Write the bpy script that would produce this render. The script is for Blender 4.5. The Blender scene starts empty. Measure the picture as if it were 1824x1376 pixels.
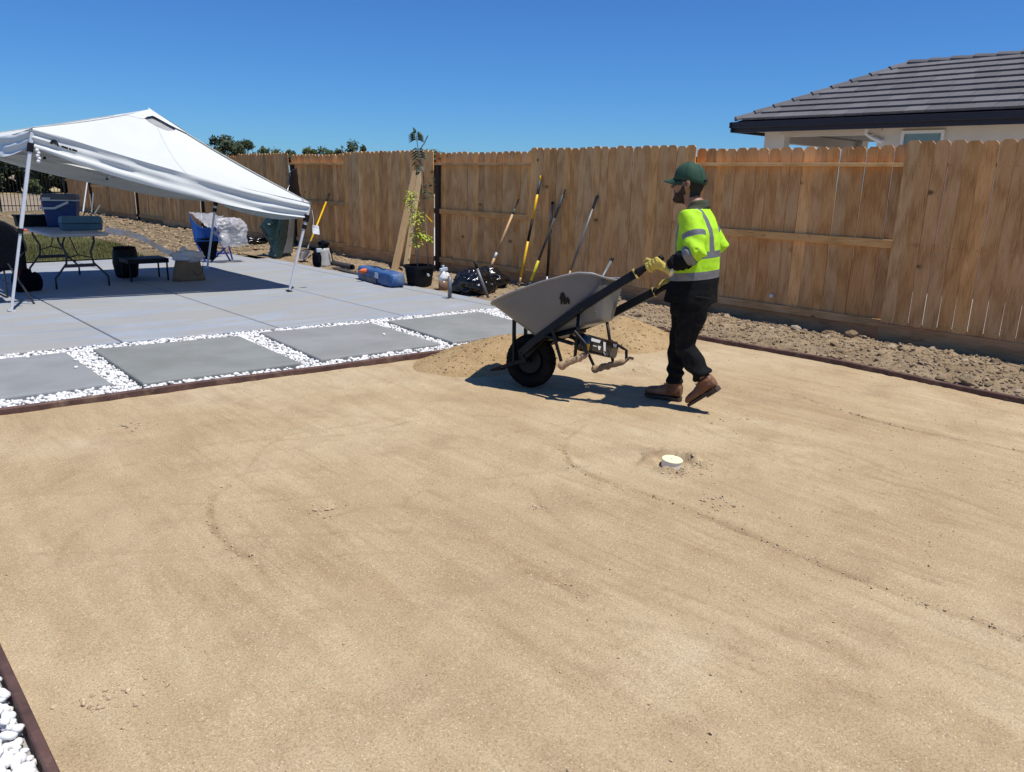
import bpy, bmesh, math, random
import numpy as np
from mathutils import Vector, Matrix, noise as mn
random.seed(7); np.random.seed(7)
C = bpy.context.scene.collection
scene = bpy.context.scene

# ---------------------------------------------------------------- camera
CAM_H = 1.6; FPX = 1373.0; CX, CY = 912.0, 688.0
R3 = Matrix(((0.7363, 0.1568, -0.6582), (-0.6762, 0.2050, -0.7076), (0.0240, 0.9661, 0.2570)))
cam = bpy.data.cameras.new('camera'); cam_ob = bpy.data.objects.new('camera', cam); C.objects.link(cam_ob)
q = R3.to_quaternion(); q.normalize()
cam_ob.matrix_world = Matrix.Translation((0, 0, CAM_H)) @ q.to_matrix().to_4x4()
cam.sensor_width = 36; cam.lens = FPX / 1824 * 36; cam.clip_start = 0.05; cam.clip_end = 2000
scene.camera = cam_ob
R3 = q.to_matrix()

# ---------------------------------------------------------------- light
SUN_H = Vector((0.10, -0.345)); SUN_EL = math.atan(1 / SUN_H.length)
world = bpy.data.worlds.new('World'); scene.world = world; world.use_nodes = True
wn = world.node_tree; wn.nodes.clear()
sky = wn.nodes.new('ShaderNodeTexSky'); sky.sky_type = 'NISHITA'; sky.sun_disc = False
sky.sun_elevation = SUN_EL; sky.sun_rotation = math.atan2(SUN_H.x, SUN_H.y)
sky.altitude = 200; sky.air_density = 1.0; sky.dust_density = 0.0; sky.ozone_density = 3.0
bg = wn.nodes.new('ShaderNodeBackground'); bg.inputs[1].default_value = 0.115
wo = wn.nodes.new('ShaderNodeOutputWorld')
gm = wn.nodes.new('ShaderNodeMix'); gm.data_type = 'RGBA'; gm.blend_type = 'MULTIPLY'; gm.inputs[0].default_value = 1.0; gm.inputs[7].default_value = (.27, .555, .95, 1)
wn.links.new(sky.outputs[0], gm.inputs[6]); wn.links.new(gm.outputs[2], bg.inputs[0]); wn.links.new(bg.outputs[0], wo.inputs[0])
sl = bpy.data.lights.new('sun', 'SUN'); sl.energy = 4.9; sl.angle = math.radians(0.53); sl.color = (1.0, 0.955, 0.88)
so = bpy.data.objects.new('sun', sl); C.objects.link(so)
sd = Vector((SUN_H.x, SUN_H.y, 1)).normalized()
so.rotation_euler = sd.to_track_quat('Z', 'Y').to_euler(); so.location = (0, 0, 30)
scene.view_settings.view_transform = 'Standard'; scene.view_settings.look = 'None'
scene.view_settings.exposure = 0.0; scene.view_settings.gamma = 1.0; scene.view_settings.use_curve_mapping = False

# ---------------------------------------------------------------- points of the place
def ray(px, py):
    return R3 @ Vector((px - CX, -(py - CY), -FPX))
def G(px, py, z=0.0):
    d = ray(px, py); t = (z - CAM_H) / d.z
    return Vector((0, 0, CAM_H)) + d * t
def onX(px, py, X):
    d = ray(px, py); return Vector((0, 0, CAM_H)) + d * (X / d.x)
def onY(px, py, Y):
    d = ray(px, py); return Vector((0, 0, CAM_H)) + d * (Y / d.y)
def onV(px, py, o, u, off=0.0):
    """point on the vertical plane through o (xy) along u, moved sideways by off"""
    w = Vector((u.y, -u.x)); o = Vector((o[0], o[1])) + w * off
    d = ray(px, py)
    n = Vector((w.x, w.y)); t = n.dot(o) / (n.x * d.x + n.y * d.y)
    return Vector((0, 0, CAM_H)) + d * t

# ---------------------------------------------------------------- mesh helper
class MB:
    def __init__(s): s.v = []; s.f = []; s.m = []
    def add(s, vs, fs, mi=0):
        b = len(s.v); s.v += [Vector(p) for p in vs]; s.f += [[b + i for i in f] for f in fs]; s.m += [mi] * len(fs)
        return s
    def box(s, c, size, rot=None, mi=0):
        c = Vector(c); h = Vector(size) / 2
        P = [Vector((x * h.x, y * h.y, z * h.z)) for x in (-1, 1) for y in (-1, 1) for z in (-1, 1)]
        if rot is not None: P = [rot @ p for p in P]
        return s.add([c + p for p in P], [(0, 1, 3, 2), (4, 6, 7, 5), (0, 4, 5, 1), (2, 3, 7, 6), (0, 2, 6, 4), (1, 5, 7, 3)], mi)
    def bar(s, a, b, w, h, up=(0, 0, 1), mi=0):
        a = Vector(a); b = Vector(b); d = (b - a); L = d.length; d.normalize()
        x = d.cross(Vector(up)); x.normalize(); y = x.cross(d)
        return s.box((a + b) / 2, (w, L, h), Matrix((x, d, y)).transposed(), mi)
    def loft(s, rings, cap=True, mi=0, closed=False):
        n = len(rings[0]); b = len(s.v)
        for r in rings: s.v += [Vector(p) for p in r]
        m = len(rings)
        for i in range(m if closed else m - 1):
            for j in range(n):
                k = (j + 1) % n; i2 = (i + 1) % m
                s.f.append([b + i * n + j, b + i * n + k, b + i2 * n + k, b + i2 * n + j]); s.m.append(mi)
        if cap and not closed:
            s.f.append([b + j for j in range(n)][::-1]); s.m.append(mi)
            s.f.append([b + (m - 1) * n + j for j in range(n)]); s.m.append(mi)
        return s
    def tube(s, pts, r, n=8, mi=0, ell=None, up=(0, 0, 1), cap=True):
        pts = [Vector(p) for p in pts]; m = len(pts)
        if not hasattr(r, '__len__'): r = [r] * m
        rings = []; ref = None
        for i, p in enumerate(pts):
            t = (pts[min(i + 1, m - 1)] - pts[max(i - 1, 0)]).normalized()
            if ref is None:
                ref = Vector(up)
                if abs(ref.dot(t)) > .95: ref = Vector((1, 0, 0))
            x = t.cross(ref).normalized(); y = x.cross(t).normalized(); ref = y
            rr = r[i]; ra, rb = (rr if hasattr(rr, '__len__') else (rr, rr))
            rings.append([p + x * math.cos(2 * math.pi * k / n) * ra + y * math.sin(2 * math.pi * k / n) * rb for k in range(n)])
        return s.loft(rings, cap, mi)
    def lathe(s, c, prof, n=20, ax=(0, 0, 1), sx=1, sy=1, mi=0, cap=True):
        c = Vector(c); ax = Vector(ax).normalized(); q = Vector((0, 0, 1)).rotation_difference(ax)
        rings = [[c + q @ Vector((r * sx * math.cos(2 * math.pi * k / n), r * sy * math.sin(2 * math.pi * k / n), z)) for k in range(n)] for r, z in prof]
        return s.loft(rings, cap, mi)
    def ell(s, c, rad, n=14, m=9, rot=None, mi=0):
        c = Vector(c); rings = []
        for i in range(m + 1):
            a = math.pi * (i + .02) / (m + .04)
            ring = []
            for k in range(n):
                p = Vector((rad[0] * math.sin(a) * math.cos(2 * math.pi * k / n), rad[1] * math.sin(a) * math.sin(2 * math.pi * k / n), -rad[2] * math.cos(a)))
                if rot is not None: p = rot @ p
                ring.append(c + p)
            rings.append(ring)
        return s.loft(rings, True, mi)
    def prism(s, pts, d, mi=0):
        pts = [Vector(p) for p in pts]; d = Vector(d)
        return s.loft([pts, [p + d for p in pts]], True, mi)
    def grid(s, P, mi=0):
        b = len(s.v); m = len(P); n = len(P[0])
        for r in P: s.v += [Vector(p) for p in r]
        for i in range(m - 1):
            for j in range(n - 1):
                s.f.append([b + i * n + j, b + i * n + j + 1, b + (i + 1) * n + j + 1, b + (i + 1) * n + j]); s.m.append(mi)
        return s
    def mesh(s, name, mats, off=Vector((0, 0, 0)), smooth=False):
        me = bpy.data.meshes.new(name)
        me.from_pydata([tuple(p - off) for p in s.v], [], s.f)
        for m in (mats if isinstance(mats, (list, tuple)) else [mats]): me.materials.append(m)
        me.polygons.foreach_set('material_index', s.m)
        bm = bmesh.new(); bm.from_mesh(me); bmesh.ops.recalc_face_normals(bm, faces=bm.faces); bm.to_mesh(me); bm.free()
        if smooth:
            me.polygons.foreach_set('use_smooth', [True] * len(me.polygons))
        me.update(); return me
    def build(s, name, mats, parent=None, smooth=False, bevel=0, label=None, kind=None, angle=None, origin=None):
        off = ORG.get(parent.name, Vector((0, 0, 0))) if parent else (Vector(origin) if origin is not None else Vector((0, 0, 0)))
        me = s.mesh(name, mats, off, smooth)
        o = bpy.data.objects.new(name, me); C.objects.link(o)
        if parent: o.parent = parent
        else: o.location = off
        ORG[o.name] = off
        if bevel:
            md = o.modifiers.new('bevel', 'BEVEL'); md.width = bevel; md.segments = 2; md.limit_method = 'ANGLE'
        if label: o['label'] = label
        if kind: o['kind'] = kind
        return o
ORG = {}
def thing(name, label, cat, loc=(0, 0, 0), group=None):
    o = bpy.data.objects.new(name, None); C.objects.link(o); o.location = Vector(loc); o.empty_display_size = .1
    ORG[o.name] = Vector(loc); o['label'] = label; o['category'] = cat
    if group: o['group'] = group
    return o
def tag(o, label, cat, group=None, kind=None):
    if label: o['label'] = label
    if cat: o['category'] = cat
    if group: o['group'] = group
    if kind: o['kind'] = kind
    return o
def inst(me, name, parent, loc, rot=(0, 0, 0), scale=(1, 1, 1), label=None):
    """object that shares mesh me, loc in world coordinates"""
    o = bpy.data.objects.new(name, me); C.objects.link(o)
    if parent:
        o.parent = parent; o.location = Vector(loc) - ORG[parent.name]
    else: o.location = Vector(loc)
    o.rotation_euler = rot; o.scale = scale; ORG[o.name] = ORG[parent.name] if parent else Vector(loc)
    if label: o['label'] = label
    return o
def fbm(p, sc=1.0, o=3):
    return mn.fractal(Vector(p) * sc, 0.6, 2.0, o)

# ---------------------------------------------------------------- materials
class NT:
    def __init__(s, name):
        s.m = bpy.data.materials.new(name); s.m.use_nodes = True; s.t = s.m.node_tree; s.n = s.t.nodes
        s.b = s.n['Principled BSDF']; s.out = s.n['Material Output']
        s.tc = s.n.new('ShaderNodeTexCoord')
    def new(s, t, **k):
        n = s.n.new(t)
        for a, v in k.items(): setattr(n, a, v)
        return n
    def L(s, a, b): s.t.links.new(a, b)
    def coord(s, scale=(1, 1, 1), rot=(0, 0, 0), rand=False, src='Object'):
        mp = s.new('ShaderNodeMapping'); mp.inputs['Scale'].default_value = scale; mp.inputs['Rotation'].default_value = rot
        o = s.tc.outputs[src]
        if rand:
            oi = s.new('ShaderNodeObjectInfo'); vm = s.new('ShaderNodeVectorMath', operation='SCALE'); cb = s.new('ShaderNodeCombineXYZ')
            s.L(oi.outputs['Random'], cb.inputs[0]); s.L(oi.outputs['Random'], cb.inputs[1]); s.L(oi.outputs['Random'], cb.inputs[2])
            s.L(cb.outputs[0], vm.inputs[0]); vm.inputs['Scale'].default_value = 37.0
            ad = s.new('ShaderNodeVectorMath', operation='ADD'); s.L(o, ad.inputs[0]); s.L(vm.outputs[0], ad.inputs[1]); o = ad.outputs[0]
        s.L(o, mp.inputs['Vector']); return mp.outputs[0]
    def noise(s, vec, scale, detail=4, rough=.6, dist=0):
        n = s.new('ShaderNodeTexNoise'); n.inputs['Scale'].default_value = scale; n.inputs['Detail'].default_value = detail
        n.inputs['Roughness'].default_value = rough; n.inputs['Distortion'].default_value = dist
        s.L(vec, n.inputs['Vector']); return n.outputs['Fac']
    def ramp(s, fac, stops):
        r = s.new('ShaderNodeValToRGB'); e = r.color_ramp.elements
        while len(e) < len(stops): e.new(.5)
        for i, (p, c) in enumerate(stops):
            e[i].position = p; e[i].color = (*c, 1) if hasattr(c, '__len__') else (c, c, c, 1)
        s.L(fac, r.inputs[0]); return r.outputs[0]
    def mix(s, fac, a, b, blend='MIX'):
        m = s.new('ShaderNodeMix', data_type='RGBA', blend_type=blend)
        for v, i in ((fac, 0), (a, 6), (b, 7)):
            if isinstance(v, (int, float)): m.inputs[i].default_value = v if i == 0 else (v, v, v, 1)
            elif isinstance(v, tuple): m.inputs[i].default_value = (*v, 1)
            else: s.L(v, m.inputs[i])
        return m.outputs[2]
    def math(s, op, a, b=0.0):
        m = s.new('ShaderNodeMath', operation=op)
        for v, i in ((a, 0), (b, 1)):
            if isinstance(v, (int, float)): m.inputs[i].default_value = v
            else: s.L(v, m.inputs[i])
        return m.outputs[0]
    def bump(s, h, strength=.3, dist=.01, normal=None):
        b = s.new('ShaderNodeBump'); b.inputs['Strength'].default_value = strength; b.inputs['Distance'].default_value = dist
        s.L(h, b.inputs['Height'])
        if normal: s.L(normal, b.inputs['Normal'])
        return b.outputs[0]
    def fin(s, col, rough=.8, bump=None, metal=0, spec=.3, k=1.0):
        if k != 1.0: col = tuple(x * k for x in col) if isinstance(col, tuple) else s.mix(1.0, col, (k, k, k), 'MULTIPLY')
        if isinstance(col, tuple): s.b.inputs['Base Color'].default_value = (*col, 1)
        else: s.L(col, s.b.inputs['Base Color'])
        if isinstance(rough, (int, float)): s.b.inputs['Roughness'].default_value = rough
        else: s.L(rough, s.b.inputs['Roughness'])
        s.b.inputs['Metallic'].default_value = metal; s.b.inputs['Specular IOR Level'].default_value = spec
        if bump: s.L(bump, s.b.inputs['Normal'])
        return s.m
def M(name, col, rough=.6, metal=0, var=.12, sc=12, bump=0.0, bsc=60, spec=.4, rand=False, dirt=None, dist=.003):
    t = NT(name); v = t.coord(rand=rand)
    n = t.noise(v, sc, 4)
    c1 = tuple(max(0, x * (1 - var)) for x in col); c2 = tuple(min(1, x * (1 + var)) for x in col)
    c = t.ramp(n, [(.3, c1), (.7, c2)])
    if dirt:
        n2 = t.noise(v, sc * .45, 5, .7); c = t.mix(t.ramp(n2, [(.52, 0), (.68, .6)]), c, dirt)
    b = t.bump(t.noise(v, bsc, 3), bump, dist) if bump else None
    r = t.math('ADD', t.math('MULTIPLY', n, .15), rough - .07)
    return t.fin(c, r, b, metal, spec)
def wood(name, base, dark, light, rand=True, axis='Z', knots=True, contrast=1.0):
    t = NT(name)
    s = {'Z': (1, 1, .06), 'Y': (1, .06, 1), 'X': (.06, 1, 1)}[axis]
    s2 = {'Z': (1, 1, .22), 'Y': (1, .22, 1), 'X': (.22, 1, 1)}[axis]
    v = t.coord(s, rand=rand); v2 = t.coord(s2, rand=rand)
    g = t.noise(v, 120, 5, .7)
    w = t.new('ShaderNodeTexWave', wave_type='RINGS', rings_direction={'Z': 'Y', 'Y': 'Z', 'X': 'Y'}[axis]); w.inputs['Scale'].default_value = 9; w.inputs['Distortion'].default_value = 7
    w.inputs['Detail'].default_value = 2; w.inputs['Detail Scale'].default_value = .8; t.L(v2, w.inputs['Vector'])
    f = t.math('ADD', t.math('MULTIPLY', g, .82), t.math('MULTIPLY', w.outputs['Fac'], .14))
    c = t.ramp(f, [(.28, dark), (.48, base), (.72, light)])
    blotch = t.noise(t.coord(s2, rand=rand), 6, 3)
    c = t.mix(t.ramp(blotch, [(.45, 0), (.85, .14 * contrast)]), c, dark)
    oi = t.new('ShaderNodeObjectInfo')
    tint = t.ramp(oi.outputs['Random'], [(0, (.66, .64, .66)), (.18, (.98, 1.0, 1.04)), (.34, (.80, .70, .60)), (.5, (1.12, 1.02, .86)), (.66, (.88, .86, .90)), (.82, (1.02, .90, .74)), (1, (1.28, 1.22, 1.12))])
    if rand: c = t.mix(1.0, c, tint, 'MULTIPLY')
    if knots:
        vo = t.new('ShaderNodeTexVoronoi'); vo.inputs['Scale'].default_value = 5.5
        t.L(t.coord({'Z': (1, .3, .55), 'Y': (.3, .55, 1), 'X': (.55, .3, 1)}[axis], rand=rand), vo.inputs['Vector'])
        dn = t.math('ADD', vo.outputs['Distance'], t.math('MULTIPLY', t.noise(t.coord(), 40, 3), .05))
        c = t.mix(t.ramp(dn, [(.065, .9), (.095, .35), (.15, 0)]), c, tuple(x * .35 for x in dark))
    b = t.bump(g, .35, .002)
    return t.fin(c, .85, b, 0, .15)
W_PICK = wood('cedar_wood', (.70, .405, .172), (.43, .22, .082), (.86, .56, .28))
W_RAIL = wood('rail_wood', (.66, .40, .17), (.42, .235, .085), (.80, .53, .26), axis='Y', contrast=.8)
W_KICK = wood('kickboard_wood', (.54, .31, .15), (.32, .17, .08), (.62, .38, .20), axis='Y', contrast=1.3)
W_POST = M('dark_post_wood', (.05, .032, .022), .9, var=.3)
W_LUM = wood('lumber_wood', (.55, .40, .22), (.34, .22, .11), (.66, .50, .30), axis='Z', contrast=1.0)
W_ASH = M('ash_handle_wood', (.52, .33, .16), .5, var=.2, sc=20)
NAIL = M('nail_steel', (.07, .06, .06), .6, .5)

def m_sand():
    t = NT('sand'); v = t.coord()
    big = t.noise(v, .55, 4, .55, .6); mid = t.noise(v, 2.6, 5, .6, .3)
    str_ = t.noise(t.coord((3.0, .5, 1), (0, 0, math.radians(-14))), 2.2, 5, .6, .5)
    c = t.ramp(big, [(.32, (.47, .34, .195)), (.5, (.555, .42, .25)), (.68, (.65, .525, .345))])
    c = t.mix(.3, c, t.ramp(str_, [(.34, (.42, .295, .165)), (.66, (.69, .555, .365))]))
    c = t.mix(t.ramp(mid, [(.5, 0), (.68, .5)]), c, (.42, .29, .18))
    for rr, msk in ((-14, (.42, .6)), (-62, (.5, .68))):
        rk = t.noise(t.coord((9, .55, 1), (0, 0, math.radians(rr))), 2.6, 4, .7, .25)
        mk_ = t.ramp(t.noise(v, .8 if rr == -14 else 1.1, 2), [(msk[0], 0), (msk[1], .38)])
        c = t.mix(mk_, c, t.mix(1.0, c, t.ramp(rk, [(.38, (.80, .76, .72)), (.5, (1, 1, 1)), (.66, (1.12, 1.12, 1.12))]), 'MULTIPLY'))
    fine = t.noise(v, 130, 3, .75); fine2 = t.noise(v, 330, 2, .8)
    c = t.mix(.85, c, t.ramp(fine, [(.28, (.55, .52, .50)), (.5, (1, 1, 1)), (.74, (1.28, 1.27, 1.22))]), 'MULTIPLY')
    c = t.mix(.8, c, t.ramp(fine2, [(.3, (.6, .6, .6)), (.5, (1, 1, 1)), (.72, (1.25, 1.25, 1.2))]), 'MULTIPLY')
    vo = t.new('ShaderNodeTexVoronoi'); vo.inputs['Scale'].default_value = 120; t.L(v, vo.inputs['Vector'])
    sel = t.new('ShaderNodeSeparateColor'); t.L(vo.outputs['Color'], sel.inputs[0])
    patch = t.ramp(t.noise(v, 1.7, 3), [(.42, .965), (.62, .82)])
    spk = t.math('GREATER_THAN', sel.outputs[0], patch)
    inn = t.math('LESS_THAN', vo.outputs['Distance'], .33)
    c = t.mix(t.math('MULTIPLY', t.math('MULTIPLY', spk, inn), .75), c, (.80, .69, .48))
    dk = t.math('MULTIPLY', t.math('GREATER_THAN', sel.outputs[1], .975), t.math('LESS_THAN', vo.outputs['Distance'], .3))
    c = t.mix(t.math('MULTIPLY', dk, .6), c, (.16, .10, .06))
    at = t.new('ShaderNodeAttribute'); at.attribute_name = 'darker'; c = t.mix(t.math('MULTIPLY', at.outputs['Fac'], .75), c, (.28, .19, .11))  # mask mixes dark brown in along the grooves and round the capped pipe
    h = t.math('ADD', t.math('MULTIPLY', fine, .7), t.math('MULTIPLY', t.noise(v, 45, 4), 1.0))
    return t.fin(c, .95, t.bump(h, .55, .006), 0, .1, .80)
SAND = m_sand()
def m_heap():
    t = NT('damp_sand'); v = t.coord()
    c = t.ramp(t.noise(v, 4, 4), [(.3, (.53, .355, .175)), (.7, (.66, .475, .26))])
    f = t.noise(v, 95, 4, .8)
    c = t.mix(.9, c, t.ramp(f, [(.3, (.5, .48, .45)), (.5, (1, 1, 1)), (.72, (1.35, 1.33, 1.28))]), 'MULTIPLY')
    return t.fin(c, .95, t.bump(t.math('ADD', f, t.math('MULTIPLY', t.noise(v, 28, 4, .7), 1.2)), .9, .016), 0, .1, .80)
HEAP = m_heap()
def m_soil(name, a, b, sc=3):
    t = NT(name); v = t.coord()
    c = t.ramp(t.noise(v, sc, 6, .65, .4), [(.3, a), (.7, b)])
    f = t.noise(v, 60, 5, .75)
    c = t.mix(.9, c, t.ramp(f, [(.3, (.55, .53, .5)), (.5, (1, 1, 1)), (.7, (1.3, 1.3, 1.25))]), 'MULTIPLY')
    return t.fin(c, .97, t.bump(t.noise(v, 35, 6, .75), .8, .02), 0, .08, .80)
SOIL = m_soil('dry_soil', (.26, .19, .115), (.47, .36, .235))
BSOIL = m_soil('back_soil_earth', (.15, .118, .07), (.33, .26, .165), 1.2)
FIELD = m_soil('field_ground', (.30, .235, .165), (.42, .34, .25), .5)
def m_clod():
    t = NT('clod'); v = t.coord(); oi = t.new('ShaderNodeObjectInfo')
    c = t.ramp(oi.outputs['Random'], [(0, (.26, .185, .11)), (.6, (.43, .325, .21)), (.9, (.54, .43, .30)), (1, (.64, .56, .46))])
    c = t.mix(.7, c, t.ramp(t.noise(v, 40, 4), [(.3, .65), (.7, 1.15)]), 'MULTIPLY')
    return t.fin(c, .95, t.bump(t.noise(v, 50, 5), .6, .01), 0, .1, .80)
CLOD = m_clod()
def m_clodmass():
    t = NT('clod_mass'); v = t.coord()
    c = t.ramp(t.noise(v, 14, 3), [(.3, (.24, .17, .10)), (.55, (.41, .305, .195)), (.75, (.56, .445, .31))])
    return t.fin(c, .95, t.bump(t.noise(v, 60, 5), .6, .01), 0, .1, .80)
CLODM = m_clodmass()
def m_pebble():
    t = NT('white_pebble'); v = t.coord(); g = t.new('ShaderNodeNewGeometry')
    c = t.ramp(g.outputs['Random Per Island'], [(0, (.66, .65, .62)), (.5, (.80, .79, .77)), (1, (.86, .86, .85))])
    c = t.mix(.25, c, t.ramp(t.noise(v, 25, 4), [(.3, (.75, .70, .62)), (.6, (1, 1, 1))]), 'MULTIPLY')
    return t.fin(c, .55, t.bump(t.noise(v, 60, 3), .25, .003), 0, .35)
PEB = m_pebble()
def m_conc(name, a, b, streak=True, rot=0.0):
    t = NT(name); v = t.coord()
    c = t.ramp(t.noise(v, .9, 5, .6, .8), [(.3, a), (.7, b)])
    if streak:
        s = t.noise(t.coord((.30, 2.0, 1), (0, 0, rot)), 1.5, 7, .62, 1.1)
        c = t.mix(t.ramp(s, [(.42, 0), (.54, .95)]), c, (.405, .405, .385))
        s2 = t.noise(t.coord((.3, 6, 1), (0, 0, rot + .03)), 4, 5, .7, .3)
        c = t.mix(.4, c, t.ramp(s2, [(.36, (.86, .86, .86)), (.64, (1.1, 1.1, 1.1))]), 'MULTIPLY')
    f = t.noise(v, 90, 3, .7)
    c = t.mix(.5, c, t.ramp(f, [(.3, .86), (.7, 1.1)]), 'MULTIPLY')
    br = t.noise(t.coord((12, 260, 1), (0, 0, rot)), 1.0, 2)
    c = t.mix(.35, c, t.ramp(br, [(.35, .9), (.65, 1.07)]), 'MULTIPLY')
    if not streak:
        c = t.mix(t.ramp(t.noise(v, 5, 6, .75), [(.6, 0), (.72, .35)]), c, (.42, .36, .27)); c = t.mix(t.ramp(t.noise(v, 2.2, 4), [(.45, 0), (.65, .3)]), c, (.20, .205, .19))
        oi = t.new('ShaderNodeObjectInfo'); c = t.mix(1.0, c, t.ramp(oi.outputs['Random'], [(0, (.86, .90, .86)), (.5, (1, 1, .98)), (1, (1.08, 1.12, 1.18))]), 'MULTIPLY')
    return t.fin(c, .8, t.bump(br, .15, .002), 0, .25, .80)
CONC = m_conc('patio_concrete', (.335, .375, .43), (.44, .48, .53), True, -.04)
PAVE = m_conc('paver_concrete', (.285, .29, .28), (.355, .36, .355), False, -.04)
CURB = M('curb_concrete', (.38, .37, .34), .9, var=.15, sc=5, bump=.2)
EDGE = M('brown_edging', (.10, .052, .042), .75, var=.35, sc=9, bump=.3, bsc=30, dirt=(.30, .22, .15))
EDGET = M('edging_top', (.17, .10, .10), .6, var=.25, sc=9, dirt=(.33, .25, .18))
def m_cloth(name, col, trans=.35, rough=.6):
    t = NT(name); v = t.coord()
    c = t.ramp(t.noise(v, 3, 3), [(.3, tuple(x * .96 for x in col)), (.7, col)])
    t.fin(c, rough, t.bump(t.noise(v, 7, 4), .12, .02), 0, .3)
    tr = t.new('ShaderNodeBsdfTranslucent'); t.L(c, tr.inputs['Color'])
    mx = t.new('ShaderNodeMixShader'); mx.inputs[0].default_value = trans
    t.L(t.b.outputs[0], mx.inputs[1]); t.L(tr.outputs[0], mx.inputs[2]); t.L(mx.outputs[0], t.out.inputs[0])
    return t.m
CANOPY = m_cloth('canopy_fabric', (.66, .68, .65), .012, .45)
MESHG = M('vent_mesh', (.33, .33, .33), .9)
ALU = M('white_steel', (.62, .63, .65), .35, .1, var=.06)
BLK = M('black_plastic', (.009, .009, .011), .55, var=.3, spec=.2)
BLKP = M('black_paint', (.007, .007, .008), .42, var=.3, spec=.25, dirt=(.025, .02, .016))
def m_plastic(name, col, alpha=.6, rough=.15):
    t = NT(name); v = t.coord()
    t.fin(col, rough, t.bump(t.noise(v, 25, 4), .5, .01), 0, .6)
    tr = t.new('ShaderNodeBsdfTransparent'); mx = t.new('ShaderNodeMixShader'); mx.inputs[0].default_value = alpha
    t.L(tr.outputs[0], mx.inputs[1]); t.L(t.b.outputs[0], mx.inputs[2]); t.L(mx.outputs[0], t.out.inputs[0])
    return t.m
CLEAR = m_plastic('clear_plastic_film', (.72, .72, .74), .42)
MILKY = m_plastic('milky_plastic_film', (.75, .74, .73), .8, .3)
GREENP = m_plastic('green_plastic_sheet', (.016, .035, .035), .97, .22)
SMOKE = m_plastic('smoky_plastic_film', (.10, .105, .11), .93, .15)
BAGK = m_plastic('black_bag_film', (.006, .006, .008), 1.0, .18)
NAVY = M('navy_plastic', (.012, .045, .17), .45, var=.1)
TEAL = M('slate_blue_plastic', (.075, .165, .235), .5, var=.08)
GREY = M('grey_plastic', (.10, .105, .12), .5, var=.1)
PALE = M('pale_plastic', (.52, .58, .62), .5, var=.05)
WHITEP = M('white_plastic', (.78, .78, .77), .4, var=.04)
TTOP = M('table_plastic', (.42, .42, .42), .5, var=.06)
TLEG = M('table_steel', (.045, .045, .05), .4, .3)
DKCLOTH = M('black_canvas', (.006, .007, .011), .95, spec=.08, var=.3, sc=30, bump=.3)
REDC = M('dark_red_cloth', (.16, .01, .02), .8)
ORANGE = M('orange_plastic', (.75, .14, .03), .5, var=.1)
PAPER = M('brown_paper', (.26, .165, .085), .8, var=.15, sc=8, bump=.5, bsc=12, dist=.01)
BLUEC = M('blue_canvas', (.012, .075, .30), .8, var=.15, sc=20, bump=.3)
BLUET = M('blue_tarp_cloth', (.035, .105, .27), .5, var=.25, sc=10, bump=.6, bsc=16, dist=.012, dirt=(.20, .20, .21))
BLUEM = M('blue_steel', (.01, .05, .36), .35, .2)
SILV = M('silver_cloth', (.42, .42, .41), .5, var=.15, sc=10)
PIPE = M('dark_pipe', (.05, .048, .045), .6, var=.2, dirt=(.15, .12, .09))
YEL = M('yellow_fibreglass', (.80, .46, .01), .35, var=.08, dirt=(.55, .33, .05))
YELG = M('yellow_green_sleeve', (.62, .55, .03), .45, var=.15)
GUN = M('grey_green_grip', (.07, .085, .08), .6, var=.2)
GREYH = M('grey_handle', (.16, .165, .17), .45, .2, var=.12, dirt=(.25, .2, .15))
STEEL = M('worn_steel', (.16, .15, .14), .45, .7, var=.3, dirt=(.22, .17, .12))
LEAFY = M('yellow_green_leaf', (.36, .42, .03), .6, var=.35, sc=30, rand=True)
LEAFD = M('dark_green_leaf', (.035, .07, .03), .55, var=.35, sc=30)
BARK = M('pale_bark', (.30, .25, .19), .9, var=.3, sc=20, bump=.5)
BARKD = M('dark_bark', (.07, .055, .04), .9, var=.3, sc=20, bump=.5)
def m_leafmass(name, a, b):
    t = NT(name); g = t.new('ShaderNodeNewGeometry')
    c = t.ramp(g.outputs['Random Per Island'], [(0, a), (1, b)]); t.fin(c, .7, None, 0, .2)
    tr = t.new('ShaderNodeBsdfTranslucent'); t.L(c, tr.inputs['Color']); mx = t.new('ShaderNodeMixShader'); mx.inputs[0].default_value = .25
    t.L(t.b.outputs[0], mx.inputs[1]); t.L(tr.outputs[0], mx.inputs[2]); t.L(mx.outputs[0], t.out.inputs[0]); return t.m
OAK = m_leafmass('oak_foliage', (.035, .052, .028), (.085, .11, .055))
OAK2 = m_leafmass('olive_foliage', (.06, .085, .03), (.12, .15, .06))
GRASS = m_leafmass('lawn_grass', (.07, .09, .025), (.25, .22, .09))
LAWN = m_soil('lawn_soil', (.08, .095, .03), (.16, .15, .06), 6)
DRYG = m_soil('dry_grass_ground', (.42, .33, .17), (.58, .46, .25), .6)
STUCCO = M('stucco', (.66, .60, .51), .9, var=.05, sc=3, bump=.35, bsc=45, dist=.01)
TRIM = M('stucco_trim', (.58, .51, .42), .9, var=.05, sc=3, bump=.2)
CEIL = M('porch_ceiling', (.26, .225, .19), .9)
FASC = M('dark_fascia', (.022, .022, .032), .5, var=.15)
TILE = M('roof_tile', (.205, .20, .21), .85, var=.22, sc=6, bump=.5, bsc=30, rand=True)
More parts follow.
